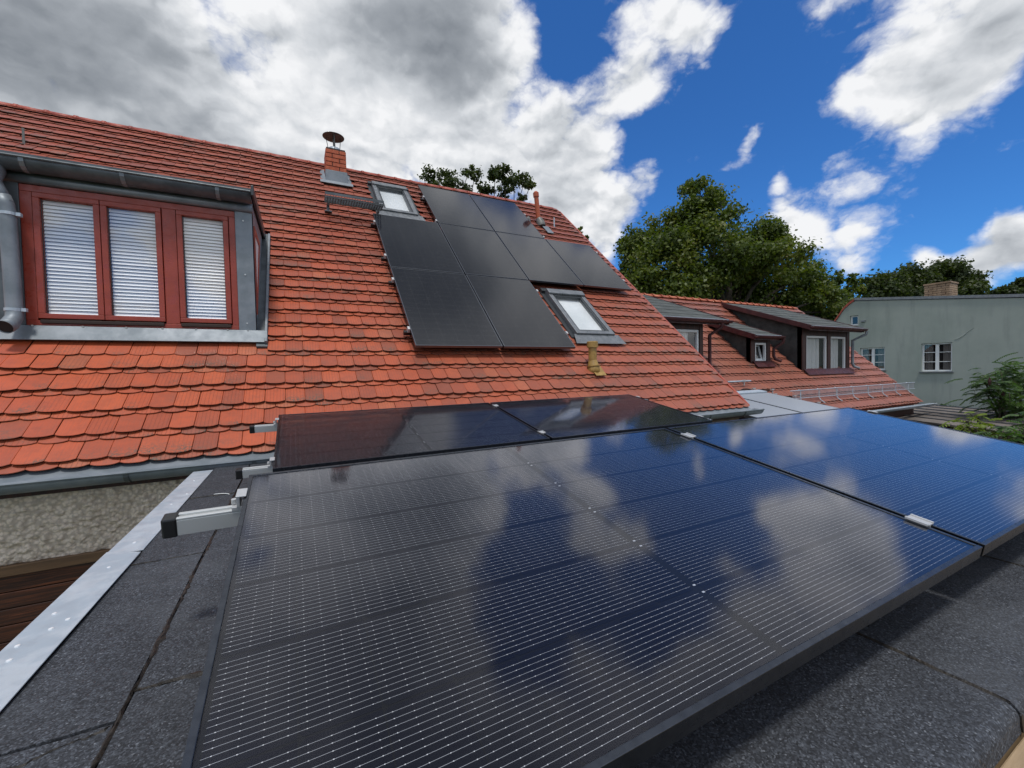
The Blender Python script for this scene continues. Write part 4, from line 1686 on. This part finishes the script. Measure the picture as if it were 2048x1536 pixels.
for di, (a, b, fy, z_, bv, r0_, r1_, oy) in enumerate(DORM):
    back = NP(0, bv, .05)
    fvz = NP(0, (fy - NX.y) / ct, 0).z
    d_ = MB()
    # cheeks
    zt = z_ - .03
    slope = (back.z - z_) / (back.y - oy)
    zf = z_ + slope * (fy - oy) - .06
    pol = [(fy, fvz - .05), (fy, zf), (back.y, back.z - .06)]
    d_.prism([(a, *q) for q in pol], (.05, 0, 0))
    dd = d_.build('dormer', M_cheek, nb, origin=(a, fy, fvz))
    MB().prism([(b - .05, *q) for q in pol], (.05, 0, 0)).build('cheek', M_cheek, dd)
    MB().box(a + .05, b - .05, fy + .14, fy + .16, fvz - .1, zf).build('dormer_lining', M_dark, dd)
    # roof slab of felt shingle courses
    nC = 5 if bv < 2.5 else 7
    for c in range(nC):
        t0, t1 = c / nC, (c + 1) / nC + .01
        y0_, y1_ = oy + (back.y - oy) * t0, oy + (back.y - oy) * min(t1, 1)
        z0_, z1_ = z_ + (back.z - z_) * t0, z_ + (back.z - z_) * min(t1, 1)
        MB().prism([(r0_, y0_, z0_ + .012), (r0_, y1_, z1_ + .0), (r0_, y1_, z1_ - .02), (r0_, y0_, z0_ - .01)], (r1_ - r0_, 0, 0)).build('felt_course', M_shingle, dd)
    for xe in (r0_ - .025, r1_):
        MB().prism([(xe, oy - .01, z_ - .10), (xe, oy - .01, z_ + .02), (xe, back.y, back.z + .015), (xe, back.y, back.z - .11)], (.025, 0, 0)).build('barge_board', M_maroon, dd)
    MB().box(r0_, r1_, oy + .02, oy + .05, z_ - .10, z_ - .012).build('fascia_board', M_maroon, dd)
    g = MB()
    half_gutter(g, r0_ - .03, r1_ + .03, oy - .045, z_ - .02, .048, 8, .008)
    g.build('dormer_gutter', M_maroon, dd, smooth=True, solid=.003)
    MB().box(r0_ + .01, r1_ - .01, oy - .02, oy + .03, z_ + .004, z_ + .014).build('drip_edge', M_galv, dd)
    # soffit
    MB().box(a, b, oy + .05, fy + .02, zf - .03, zf - .01).build('soffit', M_post, dd)
    # front posts and windows
    if di == 0:
        wins = [(6.15, 7.36, fvz + .02, .76)]
        posts = [(a, 6.12), (7.37, b)]
    elif di == 1:
        wins = [(9.60, 10.035, .085, .545)]
        posts = [(a, 9.585), (10.045, b)]
    else:
        wins = [(11.28, 12.22, -.165, .725), (12.40, 13.16, -.165, .725)]
        posts = [(a, 11.26), (12.235, 12.385), (13.175, b)]
    for (p0_, p1_) in posts:
        MB().box(p0_, p1_, fy - .02, fy + .10, fvz, zf).build('post', M_post, dd)
    MB().box(a, b, fy - .012, fy + .10, wins[0][3] + .008, zf - .002).build('lintel', M_post, dd)
    for (x0_, x1_, z0_, z1_) in wins:
        s_ = MB()
        fr = .048
        s_.box(x0_, x1_, fy, fy + .05, z1_ - fr, z1_)
        s_.box(x0_, x1_, fy, fy + .05, z0_, z0_ + fr)
        s_.box(x0_, x0_ + fr, fy, fy + .05, z0_ + fr, z1_ - fr)
        s_.box(x1_ - fr, x1_, fy, fy + .05, z0_ + fr, z1_ - fr)
        s_.build('window_frame', M_whitef, dd, bevel=.004)
        if di == 1:
            # small sash tilted inwards at the top
            t_ = MB()
            q0, q1, r0z, r1z = x0_ + fr, x1_ - fr, z0_ + fr, z1_ - fr
            lean = .09
            fl = lambda x, k, z: Vector((x, fy + .05 + k + lean * (z - r0z) / (r1z - r0z), z))
            for (aa, bb, cc, d2) in ((q0, q1, r1z - .04, r1z), (q0, q1, r0z, r0z + .04), (q0, q0 + .04, r0z + .04, r1z - .04), (q1 - .04, q1, r0z + .04, r1z - .04)):
                t_.box(aa, bb, 0, .03, cc, d2, fl)
            t_.build('tilted_sash', M_whitef, dd)
            MB().add([fl(q0 + .04, .01, r0z + .04), fl(q1 - .04, .01, r0z + .04), fl(q1 - .04, .01, r1z - .04), fl(q0 + .04, .01, r1z - .04)], [(0, 1, 2, 3)]).build('pane', M_pane, dd)
        else:
            MB().add([(x0_ + fr, fy + .03, z0_ + fr), (x1_ - fr, fy + .03, z0_ + fr), (x1_ - fr, fy + .03, z1_ - fr), (x0_ + fr, fy + .03, z1_ - fr)], [(0, 1, 2, 3)]).build('pane', M_pane, dd)
            # curtain with folds
            cu = MB()
            pa, pb = [], []
            n = 40
            for k in range(n + 1):
                t = k / n
                x = x0_ + fr + (x1_ - x0_ - 2 * fr) * t * (.86 if x0_ < 12 else .80)
                yy = fy + .095 + .014 * math.sin(k * 1.9) + .006 * math.sin(k * .7)
                pa.append((x, yy, z0_ + fr))
                pb.append((x + .03 * math.sin(t * 3), yy, z1_ - fr))
            cu.sheet(pa, pb)
            cu.build('curtain', M_curtain, dd, smooth=True)
    MB().prism([NP(a + .05, (fy - NX.y) / ct - .18, .035), NP(a + .05, (fy - NX.y) / ct + .01, .05), NP(b + .05, (fy - NX.y) / ct + .01, .05), NP(b + .02, (fy - NX.y) / ct - .18, .035)], NR * .006).build('apron_sheet', M_maroon, dd)
    # downpipes
    px_ = (7.62, 10.24, 13.40)[di]
    m_ = MB()
    bot = NP(px_, (fy - NX.y) / ct, .06)
    m_.tube([(px_ + .12, oy - .045, z_ - .06), (px_ + .12, oy - .03, z_ - .15), (px_, fy - .06, z_ - .30), (px_, fy - .06, bot.z + .12), (px_ + .03, fy - .08, bot.z + .04), (px_ + .16, fy - .14, bot.z - .01)], .035, 12)
    m_.build('downpipe', M_maroon if di < 2 else M_zinc, dd, smooth=True)

# snow guard fence along the eaves
sg_ = MB()
f = NP
v_ = -.93
sg_.tube([f(9.3, v_, .05) + Vector((0, 0, .20)), f(NX1 + .15, v_, .05) + Vector((0, 0, .20))], .011, 6)
guard = sg_.build('snow_guard', M_galv, nb, origin=NP(12, v_, 0))
MB().tube([f(9.3, v_, .05) + Vector((0, 0, .03)), f(NX1 + .15, v_, .05) + Vector((0, 0, .03))], .008, 6).build('lower_rail', M_galv, guard)
x = 9.7
while x < NX1 + .1:
    q = f(x, v_, .04)
    MB().tube([q + Vector((.02, .05, .22)), q + Vector((0, 0, .19)), q + Vector((0, 0, .02)), q + Vector((.01, -.03, -.04)), q + Vector((.06, -.09, -.10))], .011, 6).build('guard_post', M_galv, guard)
    x += .74
rods = MB()
x = 9.4
while x < NX1 + .1:
    q = f(x, v_, .05)
    rods.box(q.x - .003, q.x + .003, q.y - .003, q.y + .003, q.z + .03, q.z + .20)
    x += .045
tag(rods.build('guard_rods', M_galv, guard), kind='stuff')

# roof hooks with cable loops on the neighbour's tiles
pl0, pln = NP(0, 0, .10), NR
prevh = None
hk = [(1488, 762), (1508, 778), (1545, 780), (1551, 789), (1590, 793), (1597, 803), (1638, 806)]
for k, (px_, py_) in enumerate(hk):
    q = on_plane(px_, py_, pl0, pln)
    r_ = thing('cable_hook', q, ('small bright metal hook on the neighbour tiles, %s' % ('highest of the row of hooks', 'second highest, with a black cable loop', 'third highest, with a black cable loop', 'fourth highest, just behind the metal plate', 'third lowest, with a black cable loop', 'second lowest of the row of hooks', 'lowest, with a black cable loop')[k]), 'hook', 'metal cable hooks on the neighbour roof')
    m_ = MB()
    m_.box(q.x - .010, q.x + .010, q.y - .010, q.y + .010, q.z - .10, q.z)
    m_.box(q.x - .055, q.x + .035, q.y - .02, q.y + .02, q.z, q.z + .022)
    m_.build('bracket', M_white_alu, r_, bevel=.002)
    if k in (1, 2, 4, 6):
        pts = []
        for t in np.linspace(0, math.pi * 1.6, 16):
            pts.append(q + Vector((-.16 + .20 * math.cos(t), 0, 0)) + DS * (.07 * math.sin(t)) - NR * .06)
        MB().tube(pts, .012, 6).build('cable', M_blackp, r_, smooth=True)
q = on_plane(1474, 763, pl0, pln)
b_ = MB().tube([q + Vector((-.3, 0, 0)), q + Vector((.45, 0, 0))], .018, 8).build('conduit', M_galv)
tag(b_, 'short grey metal tube lying on the neighbour tiles beside the verge', 'tube')

# ================================================================== GREEN HOUSE
UNIT = 1.0
GX = 26.3
gh = thing('house', (GX, 6, GZ), 'sage green rendered house gable with white windows at the right', 'house')
prof = [(-6, GZ), (-6, .98), (11.22, 3.30), (11.40, 3.22), (11.70, 2.98), (12.05, 2.45), (12.55, 1.75), (12.55, GZ)]
# gable with real openings: build wall cells around them
openings = [(7.555, 8.60, -.43, .885), (9.97, 11.01, -.34, .81), (11.095, 11.47, 2.035, 2.55)]


def top_at(y):
    for (y0_, z0_), (y1_, z1_) in zip(prof[1:-1], prof[2:]):
        if y0_ <= y <= y1_ and y1_ > y0_:
            return z0_ + (z1_ - z0_) * (y - y0_) / (y1_ - y0_)
    return GZ


ysb = sorted(set([p_[0] for p_ in prof] + [q for o_ in openings for q in o_[:2]]))
gw = MB()
for y0_, y1_ in zip(ysb[:-1], ysb[1:]):
    ym = (y0_ + y1_) / 2
    segs = []
    ops = sorted([(o_[2], o_[3]) for o_ in openings if o_[0] <= ym <= o_[1]])
    lo = GZ
    for (a, b) in ops:
        gw.prism([(GX, y0_, lo), (GX, y1_, lo), (GX, y1_, a), (GX, y0_, a)], (.3, 0, 0))
        lo = b
    gw.prism([(GX, y0_, lo), (GX, y1_, lo), (GX, y1_, top_at(y1_)), (GX, y0_, top_at(y0_))], (.3, 0, 0))
gw.build('wall', M_green, gh)
gs = MB()
gs.box(GX + .3, GX + 8, -6, -5.7, GZ, .95)
gs.box(GX + .3, GX + 8, 12.2, 12.5, GZ, 1.7)
gs.build('side_wall', M_green, gh)
rfm = MB()
rpts = prof[1:-1]
for (y0_, z0_), (y1_, z1_) in zip(rpts[:-1], rpts[1:]):
    rfm.prism([(GX + .02, y0_, z0_ + .005), (GX + .02, y1_, z1_ + .005), (GX + .02, y1_, z1_ + .10), (GX + .02, y0_, z0_ + .10)], (8.2, 0, 0))
rfm.build('roof', M_zincd, gh)
MB().prism([(GX - .05, -6.1, 1.0), (GX - .05, 11.25, 3.345), (GX - .05, 11.25, 3.47), (GX - .05, -6.1, 1.125)], (.36, 0, 0)).build('coping', M_mgrey, gh)
y_, z_ = 11.30, 3.30
vt = [(11.28, 3.40), (11.48, 3.28), (11.75, 3.03), (12.10, 2.50), (12.62, 1.75)]
for (a, b), (c, d) in zip(vt[:-1], vt[1:]):
    MB().prism([(GX - .05, a, b - .10), (GX - .05, c, d - .10), (GX - .05, c, d + .02), (GX - .05, a, b + .02)], (.3, 0, 0)).build('verge_tile', M_ridge, gh)
for wi, (y0_, y1_, z0_, z1_) in enumerate(openings):
    s_ = MB()
    fr = .07
    X0 = GX + .10
    s_.box(X0, X0 + .05, y0_, y1_, z1_ - fr, z1_)
    s_.box(X0, X0 + .05, y0_, y1_, z0_, z0_ + fr)
    s_.box(X0, X0 + .05, y0_, y0_ + fr, z0_ + fr, z1_ - fr)
    s_.box(X0, X0 + .05, y1_ - fr, y1_, z0_ + fr, z1_ - fr)
    if wi < 2:
        ym = (y0_ + y1_) / 2
        s_.box(X0 - .012, X0 + .05, ym - .06, ym + .06, z0_ + fr, z1_ - fr)
        for k in (1, 2):
            zz = z0_ + (z1_ - z0_) * k / 3 + .01
            s_.box(X0 - .005, X0 + .04, y0_ + fr, ym - .06, zz - .014, zz + .014)
            s_.box(X0 - .005, X0 + .04, ym + .06, y1_ - fr, zz - .014, zz + .014)
    wn = s_.build('window', M_whitef, gh, origin=(GX, y0_, z0_), bevel=.004)
    tr_ = [(y0_ + fr, y1_ - fr, z0_ + fr, z1_ - fr)]
    if wi < 2:
        tr_ = []
        for (c0_, c1_) in ((y0_ + fr, (y0_ + y1_) / 2 - .06), ((y0_ + y1_) / 2 + .06, y1_ - fr)):
            for k in range(3):
                tr_.append((c0_, c1_, z0_ + (z1_ - z0_) * k / 3, z0_ + (z1_ - z0_) * (k + 1) / 3))
    for (c0_, c1_, d0_, d1_) in tr_:
        MB().add([(X0 + .025, c0_, d0_), (X0 + .025, c1_, d0_), (X0 + .025, c1_, d1_), (X0 + .025, c0_, d1_)], [(0, 1, 2, 3)]).build('pane', M_pane, wn)
    MB().box(X0 + .30, X0 + .32, y0_ - .1, y1_ + .1, z0_ - .1, z1_ + .1).build('room_dark', M_dark, wn)
    if wi < 2:
        for (c0_, c1_) in ((y0_ + .10, y0_ + .36), (y1_ - .34, y1_ - .08)):
            pa = [(X0 + .15 + .02 * math.sin(k * 1.7), c0_ + (c1_ - c0_) * k / 14, z0_ + .05) for k in range(15)]
            pb = [(q[0], q[1], z1_ - .05) for q in pa]
            MB().sheet(pa, pb).build('curtain', mat('grey_curtain', (.20, .19, .18), .9), wn, smooth=True)
        MB().box(GX - .07, GX + .10, y0_ - .06, y1_ + .06, z0_ - .06, z0_ - .002).build('sill', M_mgrey, wn)
# hairline swelling in the render
pts = [on_plane(px_, py_, Vector((GX - .003, 0, 0)), Vector((1, 0, 0))) for px_, py_ in ((1908, 680), (1918, 676), (1927, 671), (1936, 663), (1948, 655))]
MB().tube(pts, [.004, .018, .022, .014, .004], 6).build('plaster_crack', M_green, gh, smooth=True)
q = on_plane(1727, 642, Vector((GX, 0, 0)), Vector((1, 0, 0)))
MB().box(GX - .08, GX, q.y - .09, q.y + .09, q.z - .05, q.z + .03).build('vent_cowl', M_mgrey, gh)
# its brick chimney
cy0, cy1, cx0 = 7.95, 8.85, 27.3
cb = MB().box(cx0 + .02, cx0 + .92, cy0 + .02, cy1 - .02, 2.4, 3.70)
cho = cb.build('chimney', M_mortar, gh, origin=(cx0, cy0, 2.9))
z = 2.90
r_ = 0
while z < 3.72:
    hgt = .10
    L_ = .30
    o_ = (r_ % 2) * .15
    y = cy0 - o_
    while y < cy1 - .02:
        a, b = max(y, cy0), min(y + L_ - .018, cy1)
        if b - a > .05:
            MB().box(cx0, cx0 + .05, a, b, z, z + hgt - .016).build('brick', M_ybrick, cho, origin=(cx0, a, z))
        y += L_
    x = cx0 + .052 - (1 - r_ % 2) * .15
    while x < cx0 + .9:
        a, b = max(x, cx0 + .052), min(x + L_ - .018, cx0 + .94)
        if b - a > .05:
            MB().box(a, b, cy0, cy0 + .05, z, z + hgt - .016).build('brick', M_ybrick, cho, origin=(a, cy0, z))
        x += L_
    z += hgt
    r_ += 1
MB().box(cx0 - .03, cx0 + .97, cy0 - .03, cy1 + .03, 3.72, 3.79).build('chimney_slab', M_ybrick, cho)

# ================================================================== SHED WITH LONG ROOF SHEETS
shed = thing('shed', (17.5, 4.0, GZ), 'low shed with long brownish-grey roof sheets in front of the green wall', 'shed')
P1 = Vector((22.15, 8.65, -1.60))
da = Vector((-.46, -.888, -.004)).normalized()
db = Vector((-.90, -.43, -.02)).normalized()
nsh = 6
for k in range(nsh):
    w_ = 1.02
    a = P1 + db * (k * w_)
    m_ = MB()
    b = a + db * (w_ - .03)
    Ls = da * 12.4
    m_.prism([a, b, b - Vector((0, 0, .05)), a - Vector((0, 0, .05))], Ls)
    m_.build('roof_sheet', M_shed, shed, origin=a)
    m_ = MB()
    m_.prism([a - Vector((0, 0, .0)), a + db * .035, a + db * .035 + Vector((0, 0, .035)), a + Vector((0, 0, .035))], Ls)
    m_.build('batten_cap', M_mgrey, shed, origin=a)
cn = [P1 + da * .3 + db * .2, P1 + da * 12.1 + db * .2, P1 + da * 12.1 + db * 5.9, P1 + da * .3 + db * 5.9]
MB().prism([(q.x, q.y, GZ) for q in cn], (0, 0, -1.75 - GZ)).build('wall', M_post, shed)


# ================================================================== TREES
def leaf_cloud(centers, count, size, spread, up_bias=.35, seed=1):
    g = np.random.default_rng(seed)
    c = np.array([q[:3] for q in centers])
    r = np.array([q[3] for q in centers])
    w_ = r ** 2
    idx = g.choice(len(c), count, p=w_ / w_.sum())
    d = g.normal(size=(count, 3))
    d /= np.linalg.norm(d, axis=1)[:, None]
    rad = np.clip(g.normal(.72, .30, count), .05, 1.55)
    P = c[idx] + d * (r[idx] * rad)[:, None] * np.array([1, 1, .8])
    n = d * .7 + g.normal(size=(count, 3)) * .6 + np.array([0, 0, up_bias])
    n /= np.linalg.norm(n, axis=1)[:, None]
    a = np.cross(n, g.normal(size=(count, 3)))
    a /= np.linalg.norm(a, axis=1)[:, None]
    b = np.cross(n, a)
    s = size * g.uniform(.6, 1.35, count)[:, None]
    v = np.stack([P - a * s * .5, P + b * s * .33 + n * s * .08, P + a * s * .55, P - b * s * .33 + n * s * .08], 1).reshape(-1, 3)
    return v


def quads_obj(name, v, m, parent):
    v = v - np.array(WORLD[parent.name])
    n = len(v) // 4
    me = bpy.data.meshes.new(name)
    me.vertices.add(len(v))
    me.vertices.foreach_set('co', v.ravel())
    me.loops.add(len(v))
    me.loops.foreach_set('vertex_index', np.arange(len(v), dtype=np.int32))
    me.polygons.add(n)
    me.polygons.foreach_set('loop_start', np.arange(0, 4 * n, 4, dtype=np.int32))
    me.materials.append(m)
    me.update(calc_edges=True)
    me.validate()
    o_ = bpy.data.objects.new(name, me)
    COL.objects.link(o_)
    o_.parent = parent
    return o_


def tree(name, label, cat, base, clumps, nleaf, size, m, group=None, sub=9, seed=1, trunk_r=.35, limb=True, subr=(.30, .50), fork=.35):
    """clumps: world-space (x,y,z,r). Each is broken into smaller leaf bunches so gaps stay between them."""
    r = random.Random(seed)
    base = Vector(base)
    t = thing(name, base, label, cat, group)
    subs = []
    for (x, y, z, rr) in clumps:
        for k in range(sub):
            d = Vector((r.gauss(0, 1), r.gauss(0, 1), r.gauss(0, .9))).normalized() * (rr * r.uniform(.45, .98))
            subs.append((x + d.x, y + d.y, z + d.z * .9, rr * r.uniform(*subr)))
    v = leaf_cloud(subs, nleaf, size, 1, seed=seed)
    quads_obj('crown', v, m, t)
    mb = MB()
    top = max(c[2] for c in clumps)
    cxy = Vector((sum(c[0] for c in clumps) / len(clumps), sum(c[1] for c in clumps) / len(clumps), 0))
    h = top - base.z
    fk = Vector((base.x * .6 + cxy.x * .4, base.y * .6 + cxy.y * .4, base.z + h * fork))
    mb.tube([base, base.lerp(fk, .5) + Vector((.1, 0, 0)), fk, Vector((cxy.x, cxy.y, base.z + h * .7))], [trunk_r, trunk_r * .8, trunk_r * .65, trunk_r * .25], 9)
    if limb:
        for (x, y, z, rr) in clumps:
            e = Vector((x, y, z))
            mid = fk.lerp(e, .5) + Vector((r.uniform(-.4, .4), r.uniform(-.4, .4), r.uniform(0, .8)))
            mb.tube([fk, mid, e], [trunk_r * .38, trunk_r * .2, trunk_r * .07], 6)
        for s_ in subs[::2]:
            c0_ = min(clumps, key=lambda c: (c[0] - s_[0]) ** 2 + (c[1] - s_[1]) ** 2 + (c[2] - s_[2]) ** 2)
            mb.tube([Vector(c0_[:3]), (Vector(c0_[:3]) + Vector(s_[:3])) / 2 + Vector((0, 0, .1)), Vector(s_[:3])], [trunk_r * .08, trunk_r * .05, trunk_r * .02], 4)
    mb.build('trunk', M_bark, t, smooth=True)
    return t


def pclumps(lst, depth, jit, seed):
    r = random.Random(seed)
    out = []
    for px_, py_, rp_ in lst:
        dd = depth + r.uniform(-jit, jit)
        q = at(px_, py_, dd)
        out.append((q.x, q.y, q.z, rp_ / FPX * dd))
    return out


big = [(1400, 395, 34), (1378, 378, 22), (1440, 392, 22), (1425, 440, 55), (1372, 445, 48), (1310, 470, 46), (1268, 500, 36), (1252, 545, 26), (1330, 520, 62), (1420, 510, 72),
       (1500, 478, 52), (1545, 470, 30), (1500, 540, 72), (1560, 520, 50), (1592, 560, 44), (1622, 562, 34), (1655, 595, 30), (1580, 600, 55), (1450, 590, 80), (1350, 580, 62),
       (1288, 570, 44), (1640, 625, 30), (1540, 625, 60), (1690, 625, 22), (1270, 600, 40)]
gp = at(1460, 700, 29)
tree('maple_tree', 'large dark green maple with yellowish tips rising behind the neighbour ridge', 'tree', (gp.x, gp.y, GZ), pclumps(big, 29, 2.6, 1), 95000, .225, M_leafA, 'trees behind the houses', 17, 2, .5, subr=(.34, .62))
gp = at(1680, 700, 33)
tree('maple_tree', 'thin loose tree between the large maple and the green house', 'tree', (gp.x, gp.y, GZ), pclumps([(1680, 560, 22), (1700, 590, 26), (1668, 600, 24), (1712, 560, 14), (1655, 575, 15), (1695, 625, 30), (1665, 640, 25)], 33, 1.5, 3), 5200, .24, M_leafA, 'trees behind the houses', 9, 4, .2, subr=(.28, .45))
gp = at(1850, 700, 42)
tree('broad_tree', 'broad dark tree behind the yellow brick chimney of the green house', 'tree', (gp.x, gp.y, GZ), pclumps([(1745, 575, 26), (1780, 565, 30), (1820, 558, 30), (1860, 552, 34), (1900, 548, 32), (1925, 560, 30), (1940, 580, 22), (1760, 590, 30), (1880, 580, 40), (1830, 585, 40), (1800, 595, 30)], 42, 2, 5), 24000, .32, M_leafB, 'trees behind the houses', 12, 6, .4, subr=(.4, .7))
gp = at(2010, 700, 48)
tree('broad_tree', 'low dark treetop over the coping at the right edge', 'tree', (gp.x, gp.y, GZ), pclumps([(1985, 590, 16), (2010, 585, 18), (2040, 580, 22), (2075, 578, 26)], 48, 1.5, 7), 6000, .32, M_leafB, 'trees behind the houses', 9, 8, .3)
gp = at(900, 700, 17)
tree('maple_tree', 'treetop with bare twigs showing above the ridge beside the upper skylight', 'tree', (gp.x, gp.y, GZ), pclumps([(858, 352, 15), (890, 352, 17), (905, 365, 16), (938, 340, 13), (950, 350, 12), (930, 378, 14), (962, 375, 12), (875, 375, 18)], 17, .5, 9), 1900, .14, M_leafB, 'trees behind the houses', 9, 10, .14, subr=(.35, .8), fork=.6)
gp = at(1020, 700, 17.5)
tree('maple_tree', 'treetop split in two bunches above the ridge behind the top panels', 'tree', (gp.x, gp.y, GZ), pclumps([(990, 352, 15), (1005, 345, 14), (1028, 362, 17), (1050, 360, 13), (975, 380, 14), (1010, 385, 13), (1060, 372, 9), (1040, 395, 10)], 17.5, .5, 11), 1900, .14, M_leafB, 'trees behind the houses', 9, 12, .14, subr=(.35, .8), fork=.6)
gp = at(1160, 700, 20)
tree('maple_tree', 'small leafy twig top peeping over the right roof verge', 'tree', (gp.x, gp.y, GZ), pclumps([(1160, 462, 9), (1170, 475, 7), (1150, 480, 10), (1140, 500, 16)], 20, .3, 13), 700, .15, M_leafA, 'trees behind the houses', 5, 14, .12, fork=.7)


# sumac with feathered leaves, and a young light shrub
def frond(base_p, dirv, length, droop, nleaf, lw, ll, out):
    side = dirv.cross(Vector((0, 0, 1)))
    side = side.normalized() if side.length > 1e-3 else Vector((1, 0, 0))
    pts = []
    for k in range(nleaf + 1):
        t = k / nleaf
        q = base_p + dirv * (length * t) + Vector((0, 0, -droop * t * t))
        pts.append(q)
    for k in range(1, nleaf + 1):
        t = k / nleaf
        for s_ in (-1, 1):
            d = (side * s_ + dirv * .35 + Vector((0, 0, -.45 - .2 * t))).normalized()
            L_ = ll * (1 - .45 * abs(t - .45)) * rnd.uniform(.85, 1.15)
            a = pts[k]
            wv_ = dirv * lw * .5
            out += [a, a + d * L_ * .45 + wv_, a + d * L_, a + d * L_ * .45 - wv_]
    return pts


def fronds_plant(name, label, cat, base, heads, nf, length, lw, ll, m, group=None, nleaf=9):
    t = thing(name, base, label, cat, group)
    out = []
    stems = MB()
    base = Vector(base)
    for (hp, ru) in heads:
        hp = Vector(hp)
        stems.tube([base, base.lerp(hp, .5) + Vector((rnd.uniform(-.2, .2), rnd.uniform(-.2, .2), 0)), hp], [.05, .035, .018], 6)
        for k in range(nf):
            a = rnd.uniform(0, 2 * math.pi)
            e = rnd.uniform(-.25, .7)
            d = Vector((math.cos(a) * math.cos(e), math.sin(a) * math.cos(e), math.sin(e)))
            q0 = hp + Vector((rnd.gauss(0, ru), rnd.gauss(0, ru), rnd.gauss(0, ru)))
            pts = frond(q0, d, length * rnd.uniform(.7, 1.15), length * rnd.uniform(.25, .6), nleaf, lw, ll, out)
            stems.tube([q0, pts[len(pts) // 2], pts[-1]], [.006, .004, .002], 4)
    v = np.array([tuple(q) for q in out])
    quads_obj('crown', v, m, t)
    stems.build('stem', M_bark, t)
    return t


hp = [at(px_, py_, d_) for px_, py_, d_ in ((2010, 745, 12), (1995, 775, 11.7), (1970, 765, 12.2), (2040, 770, 12), (2000, 800, 11.8), (2045, 805, 11.5), (1975, 790, 12.4), (2060, 740, 12.2), (2025, 820, 12), (2080, 780, 12), (2035, 750, 12.6))]
gpt = at(2040, 800, 12)
su = fronds_plant('sumac_tree', 'dark green sumac with feathered drooping leaves at the right edge', 'tree', (gpt.x, gpt.y, GZ), [(q, .17) for q in hp], 30, .44, .032, .125, M_leafC, nleaf=13)
fl = MB()
for (px_, py_) in ((1979, 763), (2006, 788)):
    q = at(px_, py_, 11.6)
    fl.tube([q - Vector((0, 0, .10)), q, q + Vector((0, 0, .12))], [.02, .04, .01], 8)
fl.build('seed_cone', mat('sumac_cone', (.035, .010, .008), .8), su)
hp = [at(px_, py_, d_) for px_, py_, d_ in ((1935, 842, 7.2), (1955, 835, 7.3), (1925, 852, 7.0), (1970, 852, 7.2), (1950, 858, 7.1), (1990, 862, 7.1))]
gpt = at(1950, 850, 7.1)
fronds_plant('young_shrub', 'bright yellow-green young shrub just behind the far edge of the front panels', 'shrub', (gpt.x, gpt.y, GZ), [(q, .05) for q in hp], 9, .20, .034, .095, M_leafD, nleaf=5)
hp = [at(px_, py_, d_) for px_, py_, d_ in ((2000, 872, 6.6), (2035, 880, 6.4), (2020, 862, 6.8), (2050, 868, 6.4), (2046, 850, 7.0), (2065, 840, 7.0))]
gpt = at(2030, 870, 6.6)
fronds_plant('shrub', 'dark leafy shrub at the far right corner of the front panels', 'shrub', (gpt.x, gpt.y, GZ), [(q, .07) for q in hp], 12, .24, .04, .11, M_leafC, nleaf=6)
# ivy and hedge at the foot of the green wall
g_ = np.random.default_rng(5)
cc = [(25.6 + g_.uniform(-.3, .3), y_, -2.1 + g_.uniform(-.3, .25) - .03 * y_, .42) for y_ in np.linspace(1.5, 9.2, 26)] + [(25.6, y_, -2.9, .5) for y_ in np.linspace(1.5, 9.2, 16)]
t = thing('hedge', (25.6, 5, GZ), 'low dark hedge along the foot of the green wall', 'hedge')
quads_obj('foliage', leaf_cloud(cc, 9000, .15, 1, seed=5), M_leafC, t)
# a curl of white cable tie left lying on the felt
q0 = Vector((-.415, 2.93, RZ + .006))
pts = [q0 + Vector((.045 * math.cos(t_), .030 * math.sin(t_), .004 * t_)) for t_ in np.linspace(.2, 2.4, 9)]
tag(MB().tube(pts, .0022, 6).build('cable_tie', M_whitef, smooth=True), 'short white curled cable tie lying on the dark felt near the gutter', 'cable tie')
print('objects', len(bpy.data.objects))
